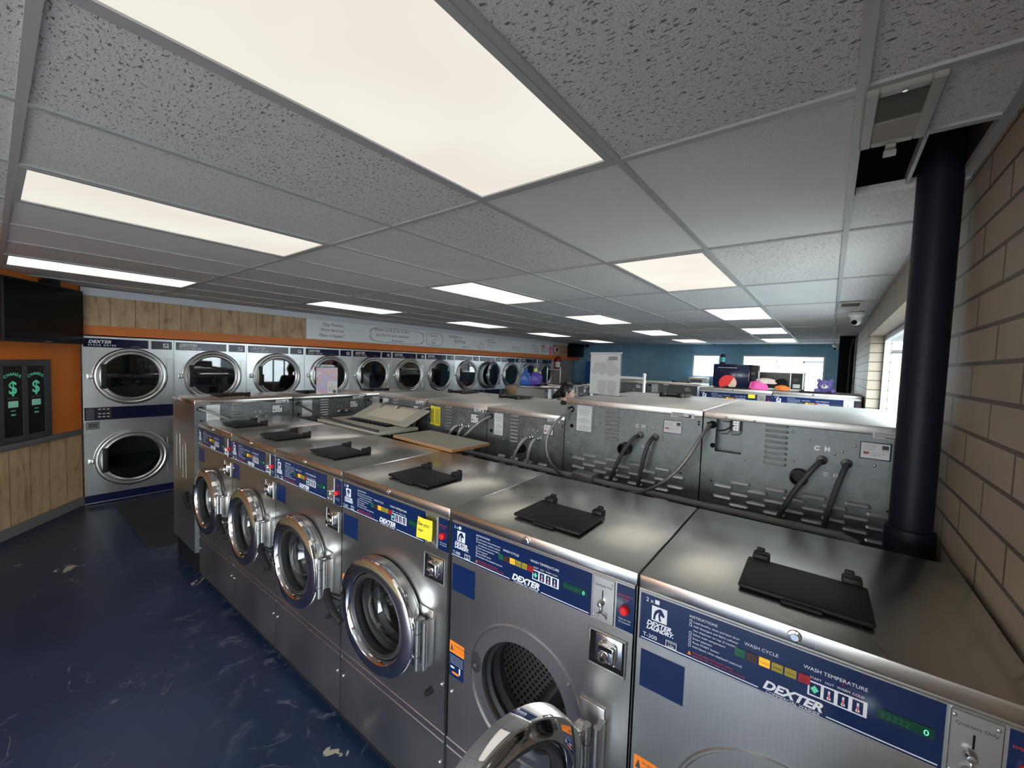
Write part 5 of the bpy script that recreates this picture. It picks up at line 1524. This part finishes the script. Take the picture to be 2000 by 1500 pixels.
b = MB('fur'); b.ball((0, 0.03, 0.045), 0.07, n=18, sc=(1.1, 1, 0.75)); b.ball((0, 0, 0.098), 0.078, n=22, sc=(1.08, 0.95, 0.95))
b.ball((-0.065, 0.0, 0.158), 0.026, n=12, sc=(1, .6, 1)); b.ball((0.065, 0.0, 0.158), 0.026, n=12, sc=(1, .6, 1)); b.ball((-0.08, 0.0, 0.03), 0.03, n=12, sc=(1.2, 1, 1)); b.ball((0.08, 0.0, 0.03), 0.03, n=12, sc=(1.2, 1, 1)); b.build('plush_body', t)
b = MB('white'); b.ball((0, -0.066, 0.082), 0.034, n=14, sc=(1.1, .6, .8)); b.build('muzzle', t)
b = MB('black'); b.ball((0, -0.087, 0.092), 0.010, n=10); b.ball((-0.026, -0.066, 0.122), 0.007, n=8); b.ball((0.026, -0.066, 0.122), 0.007, n=8); b.build('eyes_and_nose', t)
b = MB('yellow'); b.box(4.937, 4.941, 0.175, 0.255, 1.405, 1.455)
tag(b.build('sticky_note'), 'small yellow note stuck on the blue panel of the far island', 'note')

# sticky note on the front row
t = thing('sticky_note', 'yellow paper note with handwriting taped over a coin slot', 'note', (-0.293, 0.606, 0), RZ1)
b = MB('yellow'); v_ = []
for i in range(5):
    for j in range(5):
        v_.append((0.004+i*0.0195, -0.012-0.0035*math.sin(i*0.9+j*0.5)-0.001*j, 1.178-j*0.0195))
for i in range(4):
    for j in range(4): b.face([v_[i*5+j], v_[i*5+j+1], v_[(i+1)*5+j+1], v_[(i+1)*5+j]])
b.build('paper', t)
b = MB('dark_ink'); b.text('See you', 0.019, 0.010, 1.150, -0.0185, shear=0.2); b.text('later', 0.016, 0.012, 1.128, -0.0195, shear=0.2); b.build('handwriting', t)

# ------------------------------------------------------------------ detergent, carts, extinguisher, floor mats
def jug(loc, rz, mat, cap, label):
    t = thing('detergent_bottle', label, 'detergent', loc, rz)
    b = MB(mat)
    P = [(-0.085, 0), (0.085, 0), (0.092, 0.06), (0.088, 0.15), (0.06, 0.205), (0.028, 0.235), (-0.028, 0.235), (-0.06, 0.205), (-0.088, 0.15), (-0.092, 0.06)]
    b.prism(P, 'y', -0.045, 0.045)
    bmesh.ops.bevel(b.bm, geom=list(b.bm.edges), offset=0.014, segments=3, profile=0.5, affect='EDGES', clamp_overlap=True)
    b.tube([(0.05, 0, 0.20), (0.10, 0, 0.19), (0.115, 0, 0.13), (0.09, 0, 0.08)], 0.016, n=10)
    b.build('jug', t)
    b = MB(mat); b.lathe([(0.060, -0.047), (0.056, -0.050), (0.050, -0.047)], (0, 0, 0.11), 'y', 24, sz=1.25); b.build('label_ring', t)
    b = MB(cap); b.lathe([(0, 0.30), (0.028, 0.298), (0.032, 0.285), (0.034, 0.235), (0.0, 0.235)], ax='z', n=22); b.build('cap', t)
jug((4.47, 3.60, 1.385), R(-50), 'blue_bottle', 'blue_bottle', 'blue detergent bottle with blue cap, left of the purple one')
jug((4.58, 3.47, 1.385), R(-55), 'purple', 'lime', 'purple detergent bottle with lime cap, right of the blue one')
def cart(loc, rz, mat, label, L=0.62, r=0.017, Ht=1.68):
    t = thing('laundry_cart', label, 'laundry cart', loc, rz)
    b = MB(mat)
    for x_ in (-L/2, L/2): b.cyl((x_, 0, 0.12), (x_, 0, Ht), r); b.ball((x_, 0, Ht), r*1.25, n=8)
    b.cyl((-L/2, 0, Ht-0.04), (L/2, 0, Ht-0.04), r); b.build('hanging_rack', t)
    b = MB('wire')
    for z_ in (0.35, 0.55, 0.75):
        b.tube([(-L/2, -0.22, z_), (L/2, -0.22, z_), (L/2, 0.22, z_), (-L/2, 0.22, z_)], 0.004, n=6, closed=True)
    for i in range(9):
        x_ = -L/2+L*i/8
        b.tube([(x_, -0.22, 0.75), (x_, -0.20, 0.34), (x_, 0.20, 0.34), (x_, 0.22, 0.75)], 0.003, n=6)
    b.tube([(-L/2, -0.2, 0.12), (L/2, -0.2, 0.12), (L/2, 0.2, 0.12), (-L/2, 0.2, 0.12)], 0.012, n=8, closed=True)
    for x_ in (-L/2, L/2): b.cyl((x_, -0.2, 0.12), (x_, 0.2, 0.12), 0.012); b.cyl((x_, -0.2, 0.12), (x_, -0.2, 0.75), 0.010); b.cyl((x_, 0.2, 0.12), (x_, 0.2, 0.75), 0.010)
    b.build('wire_basket', t)
    for x_ in (-L/2, L/2):
        for y_ in (-0.2, 0.2):
            b = MB('rubber'); b.lathe([(0, -0.012), (0.045, -0.012), (0.05, -0.008), (0.05, 0.008), (0.045, 0.012), (0, 0.012)], (x_, y_, 0.05), 'y', 20); b.build('wheel', t)
cart((3.20, 1.36, 0), R(90), 'white', 'white laundry cart rack standing behind the tall white sign', 0.64)
cart((6.99, 4.6, 0), 0.0, 'satin', 'metal laundry cart rack in front of the last dryers', 0.58, 0.013)
t = thing('fire_extinguisher', 'dark red fire extinguisher hanging beside the orange post', 'fire extinguisher', (9.16, 5.85, 1.60))
b = MB('fire_red'); b.lathe([(0, 0), (0.075, 0.0), (0.08, 0.012), (0.08, 0.30), (0.06, 0.35), (0.025, 0.375), (0, 0.376)], ax='z', n=28); b.build('cylinder', t)
b = MB('black'); b.cyl((0, 0, 0.372), (0, 0, 0.40), 0.022); b.box(-0.012, 0.012, -0.10, 0.03, 0.40, 0.412); b.box(-0.010, 0.010, -0.09, 0.02, 0.43, 0.44); b.tube([(0.02, 0, 0.39), (0.10, -0.02, 0.38), (0.115, -0.02, 0.28), (0.105, -0.03, 0.12)], 0.011, n=8); b.build('valve_and_hose', t)
b = MB('paper'); b.lathe([(0.0805, 0.08), (0.0805, 0.24)], ax='z', n=28); b.build('label_band', t)
b = MB('black'); b.box(-0.03, 0.03, 0.078, 0.09, 0.10, 0.33); b.build('bracket', t)
for (y0, y1, lab) in ((4.09, 4.94, 'black rubber floor mat nearer the front row, by the left machine'), (4.96, 5.74, 'black rubber floor mat just in front of the first dryer')):
    b = MB('floor_mat'); b.box(-0.45, 0.50, y0, y1, 0.0, 0.010, bev=0.004, seg=1)
    tag(b.build('floor_mat'), lab, 'floor mat')
t = thing('air_conditioner', 'window air conditioner with dark louvres under the left blue-wall window', 'air conditioner', (10.352, 2.42, 1.315), R(-90))
b = MB('white'); b.box(0.0, 0.46, 0.0, 0.30, 0, 0.235, bev=0.008); b.build('housing', t)
b = MB('black_matt')
for i in range(6): b.box(0.03, 0.34, -0.003, 0.002, 0.04+i*0.024, 0.056+i*0.024)
b.build('louvres', t)
b = MB('blue_cab'); b.box(10.22, 10.64, 4.85, 5.47, 0.0, 1.89, bev=0.01)
b.box(10.205, 10.22, 4.90, 5.42, 0.1, 1.82, bev=0.004); b.box(10.19, 10.206, 5.36, 5.39, 0.8, 1.1, 'satin')
tag(b.build('storage_cabinet'), 'bright blue upright cabinet in the corner by the blue wall, half behind the white sign', 'cabinet')

# ------------------------------------------------------------------ people
def head(parent, X, skin='skin', hair='hair', bun=True, glasses=True):
    """head facing local -y, centre at the origin, about 0.225 m tall"""
    b = MB(skin); b.X = X
    n, k = 36, 28; rows = []
    def disp(x, y, z):
        g = lambda cx, cy, cz, s: math.exp(-((x-cx)**2+(y-cy)**2+(z-cz)**2)/(2*s*s))
        f = 0.020*g(0, -1, -0.12, 0.10)+0.012*g(0, -1, 0.05, 0.07)-0.008*g(0.36, -0.92, 0.10, 0.13)-0.008*g(-0.36, -0.92, 0.10, 0.13)
        f += 0.006*g(0, -0.95, -0.45, 0.12)+0.012*g(0, -0.72, -0.72, 0.20)+0.005*g(0.55, -0.75, -0.15, 0.2)+0.005*g(-0.55, -0.75, -0.15, 0.2)
        return f
    for i in range(k+1):
        th = PI*i/k; row = []
        for j in range(n):
            a = 2*PI*j/n
            x, y, z = math.sin(th)*math.cos(a), math.sin(th)*math.sin(a), math.cos(th)
            d = disp(x, y, z)
            jaw = 1.0-0.22*max(0.0, -z)**1.5
            row.append(b._v((x*(0.073+d)*jaw, y*(0.092+d)+(-0.012*max(0, -z)), z*(0.113+0.3*d))))
        rows.append(row)
    for i in range(k):
        for j in range(n):
            b.bm.faces.new((rows[i][j], rows[i][(j+1) % n], rows[i+1][(j+1) % n], rows[i+1][j]))
    bmesh.ops.remove_doubles(b.bm, verts=b.bm.verts, dist=1e-5)
    for sg in (-1, 1):
        old = b.X; b.X = X @ Matrix.Translation((sg*0.074, 0.012, -0.008)) @ Matrix.Rotation(sg*R(20), 4, 'Z')
        b.ball((0, 0, 0), 0.032, n=12, sc=(0.28, 0.62, 1.0)); b.X = old
    b.cyl((0, 0.03, -0.07), (0, 0.045, -0.20), 0.050, 0.056, n=20)
    h = b.build('head', parent)
    b = MB('white'); b.X = X
    for sg in (-1, 1): b.ball((sg*0.030, -0.083, 0.012), 0.011, n=10)
    for sg in (-1, 1): b.ball((sg*0.030, -0.0915, 0.012), 0.005, n=8, m='black')
    b.build('eyes', h)
    b = MB(basic('lips', (0.42, 0.16, 0.14), 0.5)); b.X = X; b.ball((0, -0.098, -0.052), 0.022, n=10, sc=(1, .35, .28)); b.build('mouth', h)
    b = MB(hair); b.X = X
    n2, k2 = 36, 20; rows = []
    for i in range(k2+1):
        row = []
        for j in range(n2):
            a = 2*PI*j/n2
            ca = math.sin(a)       # -1 at the face, +1 at the back
            lim = R(58)+(R(128)-R(58))*(0.5+0.5*max(-1, min(1, (ca+0.25)*1.5)))
            th = lim*i/k2
            w = 0.013*(1-0.6*(i/k2)**4)+0.0015*math.sin(j*3)
            row.append(b._v((math.sin(th)*math.cos(a)*(0.074+w), math.sin(th)*math.sin(a)*(0.093+w), math.cos(th)*(0.113+w))))
        rows.append(row)
    for i in range(k2):
        for j in range(n2): b.bm.faces.new((rows[i][j], rows[i][(j+1) % n2], rows[i+1][(j+1) % n2], rows[i+1][j]))
    bmesh.ops.remove_doubles(b.bm, verts=b.bm.verts, dist=1e-5)
    if bun:
        b.ball((0, 0.118, -0.050), 0.044, n=16, sc=(1.0, 1.05, 0.95)); b.ball((0.006, 0.150, -0.075), 0.030, n=12)
        b.ball((0, 0.09, -0.03), 0.05, n=14)
    b.build('hair', h)
    if glasses:
        b = MB('black'); b.X = X
        for sg in (-1, 1):
            b.tube([(sg*0.032+0.026*math.cos(2*PI*i/16), -0.100, 0.010+0.020*math.sin(2*PI*i/16)) for i in range(16)], 0.0018, n=6, closed=True)
            b.tube([(sg*0.058, -0.099, 0.014), (sg*0.076, -0.05, 0.012), (sg*0.078, 0.01, 0.008)], 0.0018, n=6)
        b.tube([(-0.008, -0.102, 0.014), (0.008, -0.102, 0.014)], 0.0018, n=6)
        b.build('glasses', h)
    return h
def skin_mesh(name, parent, mat, pts, edges, rad, root=0, sub=2):
    me = bpy.data.meshes.new(name); me.from_pydata([Vector(p) for p in pts], edges, []); me.materials.append(M[mat])
    o = bpy.data.objects.new(name, me); COL.objects.link(o); o.parent = parent
    m = o.modifiers.new('skin', 'SKIN')
    for i, r_ in enumerate(rad):
        v = me.skin_vertices[0].data[i]
        v.radius = r_ if isinstance(r_, tuple) else (r_, r_); v.use_root = (i == root)
    s_ = o.modifiers.new('sub', 'SUBSURF'); s_.levels = sub; s_.render_levels = sub
    m.use_smooth_shade = True
    return o
def person(label, loc, rz, J, shirt, trousers, hx, bun=True, glasses=True, s=1.0):
    """J: joint name -> point, local frame, facing -y"""
    t = thing('person', label, 'person', loc, rz); t.scale = (s, s, s)
    names_ = ['pelvis', 'waist', 'chest', 'neck', 'ls', 'le', 'lw', 'rs', 're', 'rw', 'lh', 'lk', 'la', 'lt', 'rh', 'rk', 'ra', 'rt']
    P = [Vector(J[n_]) for n_ in names_]; ix = {n_: i for i, n_ in enumerate(names_)}
    E = [('pelvis', 'waist'), ('waist', 'chest'), ('chest', 'neck'), ('chest', 'ls'), ('ls', 'le'), ('le', 'lw'), ('chest', 'rs'), ('rs', 're'), ('re', 'rw'),
         ('pelvis', 'lh'), ('lh', 'lk'), ('lk', 'la'), ('la', 'lt'), ('pelvis', 'rh'), ('rh', 'rk'), ('rk', 'ra'), ('ra', 'rt')]
    Rr = {'pelvis': (.14, .10), 'waist': (.125, .09), 'chest': (.13, .095), 'neck': .05, 'ls': .052, 'le': .040, 'lw': .027, 'rs': .052, 're': .040, 'rw': .027,
          'lh': .085, 'lk': .055, 'la': .037, 'lt': .03, 'rh': .085, 'rk': .055, 'ra': .037, 'rt': .03}
    ee = [(ix[a], ix[c]) for a, c in E]; rad = [Rr[n_] for n_ in names_]
    pts = list(P)
    for w_, e_ in (('lw', 'le'), ('rw', 're')):
        d = (J_v := (Vector(J[w_])-Vector(J[e_])).normalized()); side = d.cross(Vector((0, 1, 0))).normalized() if abs(d.y) < .9 else Vector((1, 0, 0))
        palm = Vector(J[w_])+d*0.075; pts.append(palm); rad.append((.036, .017)); pi_ = len(pts)-1; ee.append((ix[w_], pi_))
        for q, ln in ((-0.027, .060), (-0.009, .072), (0.009, .070), (0.027, .055)):
            a_ = palm+side*q+d*0.03; pts.append(a_); rad.append(.009); ee.append((pi_, len(pts)-1))
            pts.append(a_+d*ln*0.6+Vector((0, -0.006, 0))); rad.append(.0085); ee.append((len(pts)-2, len(pts)-1))
            pts.append(a_+d*ln*0.95+Vector((0, -0.020, 0))); rad.append(.0075); ee.append((len(pts)-2, len(pts)-1))
        th_ = Vector(J[w_])+d*0.035+side*0.035; pts.append(th_); rad.append(.011); ee.append((ix[w_], len(pts)-1)); pts.append(th_+d*0.04+side*0.012); rad.append(.009); ee.append((len(pts)-2, len(pts)-1))
    skin_mesh('body', t, 'skin', pts, ee, rad)
    def sub(ns, es, extra): 
        P_ = [Vector(J[n_]) for n_ in ns]; i_ = {n_: q for q, n_ in enumerate(ns)}
        r_ = [tuple(x+extra for x in Rr[n_]) if isinstance(Rr[n_], tuple) else Rr[n_]+extra for n_ in ns]
        return P_, [(i_[a], i_[c]) for a, c in es], r_
    ns = ['pelvis', 'waist', 'chest', 'neck', 'ls', 'le', 'rs', 're']
    P_, e_, r_ = sub(ns, [('pelvis', 'waist'), ('waist', 'chest'), ('chest', 'neck'), ('chest', 'ls'), ('ls', 'le'), ('chest', 'rs'), ('rs', 're')], 0.018)
    P_[3] = P_[2].lerp(P_[3], 0.75)
    skin_mesh('shirt', t, shirt, P_, e_, r_)
    ns = ['pelvis', 'lh', 'lk', 'la', 'rh', 'rk', 'ra']
    P_, e_, r_ = sub(ns, [('pelvis', 'lh'), ('lh', 'lk'), ('lk', 'la'), ('pelvis', 'rh'), ('rh', 'rk'), ('rk', 'ra')], 0.014)
    skin_mesh('trousers', t, trousers, P_, e_, r_)
    for sg in (-1, 1):
        q = Vector(J['la' if sg > 0 else 'ra'])
        b = MB('black'); b.box(q.x-0.045, q.x+0.045, q.y-0.18, q.y+0.06, 0.0, 0.07, bev=0.025, seg=3); b.build('shoe', t)
    head(t, hx, bun=bun, glasses=glasses)
    return t
stand = dict(pelvis=(0, 0, .86), waist=(0, 0, 1.0), chest=(0, .01, 1.17), neck=(0, .03, 1.31), ls=(.165, .01, 1.22), le=(.21, -.02, .96), lw=(.20, -.14, .78), rs=(-.165, .01, 1.22), re=(-.21, -.02, .96), rw=(-.20, -.14, .78),
             lh=(.085, 0, .80), lk=(.09, -.01, .45), la=(.09, .02, .09), lt=(.09, -.10, .04), rh=(-.085, 0, .80), rk=(-.09, -.01, .45), ra=(-.09, .02, .09), rt=(-.09, -.10, .04))
person('woman with black bun and glasses, only her head showing above the machines', (3.20, 2.03, 0), R(32), stand, 'dark_cloth', 'denim',
       Matrix.Translation((0, -0.01, 1.420)) @ Matrix.Rotation(R(5), 4, 'X'))
bent = dict(pelvis=(0, .18, .86), waist=(0, .06, .99), chest=(0, -.10, 1.10), neck=(0, -.25, 1.12), ls=(.17, -.12, 1.10), le=(.22, -.26, .86), lw=(.15, -.42, .72), rs=(-.17, -.12, 1.10), re=(-.22, -.26, .86), rw=(-.15, -.42, .72),
            lh=(.085, .16, .80), lk=(.09, .10, .45), la=(.09, .16, .09), lt=(.09, .04, .04), rh=(-.085, .16, .80), rk=(-.09, .10, .45), ra=(-.09, .16, .09), rt=(-.09, .04, .04))
person('person in khaki clothes bending by the dryers, left of the detergent bottles', (6.04, 5.02, 0), R(125), bent, 'khaki', 'khaki',
       Matrix.Translation((0, -0.36, 1.02)) @ Matrix.Rotation(R(50), 4, 'X'), bun=False, glasses=False, s=1.07)

# ------------------------------------------------------------------ outside
t = thing('white_building', 'white building across the street behind the blue-wall windows', 'building', (18.0, 0, 0))
b = MB('outside_white'); b.box(0, 6, -3, 10, -0.12, 4.2); b.build('wall', t)
b = MB('outside_grey'); b.box(-0.06, 0.0, -3, 10, 2.55, 2.66); b.box(-0.05, 0, 0.2, 0.26, 0, 2.2); b.box(-0.05, 0, -0.9, -0.84, 0, 2.2); b.box(-0.05, 0, -0.9, 0.26, 2.16, 2.22); b.build('trim_boards', t)
t = thing('shop_building', 'pale building across the car park beyond the right window', 'building', (0, -13.0, 0))
b = MB('outside_white'); b.box(-6, 45, -5, 0, -0.12, 3.6); b.build('wall', t)
b = MB('outside_grey')
for i in range(14): b.box(-4+i*3.4, -2.2+i*3.4, 0.0, 0.04, 0.9, 2.1)
b.box(-6, 45, 0, 0.08, 2.5, 2.7); b.build('windows', t)
t = thing('street_tree', 'leafy green tree outside the right window', 'tree', (15.0, -4.0, -0.12))
b = MB('bark'); b.tube([(0, 0, 0), (0.05, 0, 1.2), (0, 0.05, 2.4), (0.1, 0, 3.4)], [0.16, 0.13, 0.11, 0.06], n=10); b.build('trunk', t)
b = MB('leaf'); r_ = random.Random(5)
for i in range(900):
    a, c, q = r_.uniform(0, 6.283), r_.uniform(-1, 1), r_.uniform(0.4, 1)**0.5
    p = Vector((1.5*q*math.sqrt(1-c*c)*math.cos(a), 1.5*q*math.sqrt(1-c*c)*math.sin(a), 3.6+1.3*q*c))
    u = Vector((r_.uniform(-1, 1), r_.uniform(-1, 1), r_.uniform(-1, 1))).normalized()*0.16; w = u.cross(Vector((r_.uniform(-1, 1), r_.uniform(-1, 1), .5))).normalized()*0.09
    b.face([p-u, p+w, p+u, p-w])
b.build('crown', t, smooth=False)
b = MB('block_tan_end'); b.box(5.7, 6.15, -1.95, -1.50, -0.12, 2.545); tag(b.build('porch_pier'), 'tan block pier outside seen through the right window', 'pier')
b = MB('outside_white'); b.box(4.9, 12.0, -2.6, -1.15, 2.62, 2.74)
for i in range(12): b.box(5.0+i*0.58, 5.05+i*0.58, -2.55, -1.2, 2.55, 2.62)
tag(b.build('porch_canopy'), 'white porch canopy outside above the right window', 'canopy')
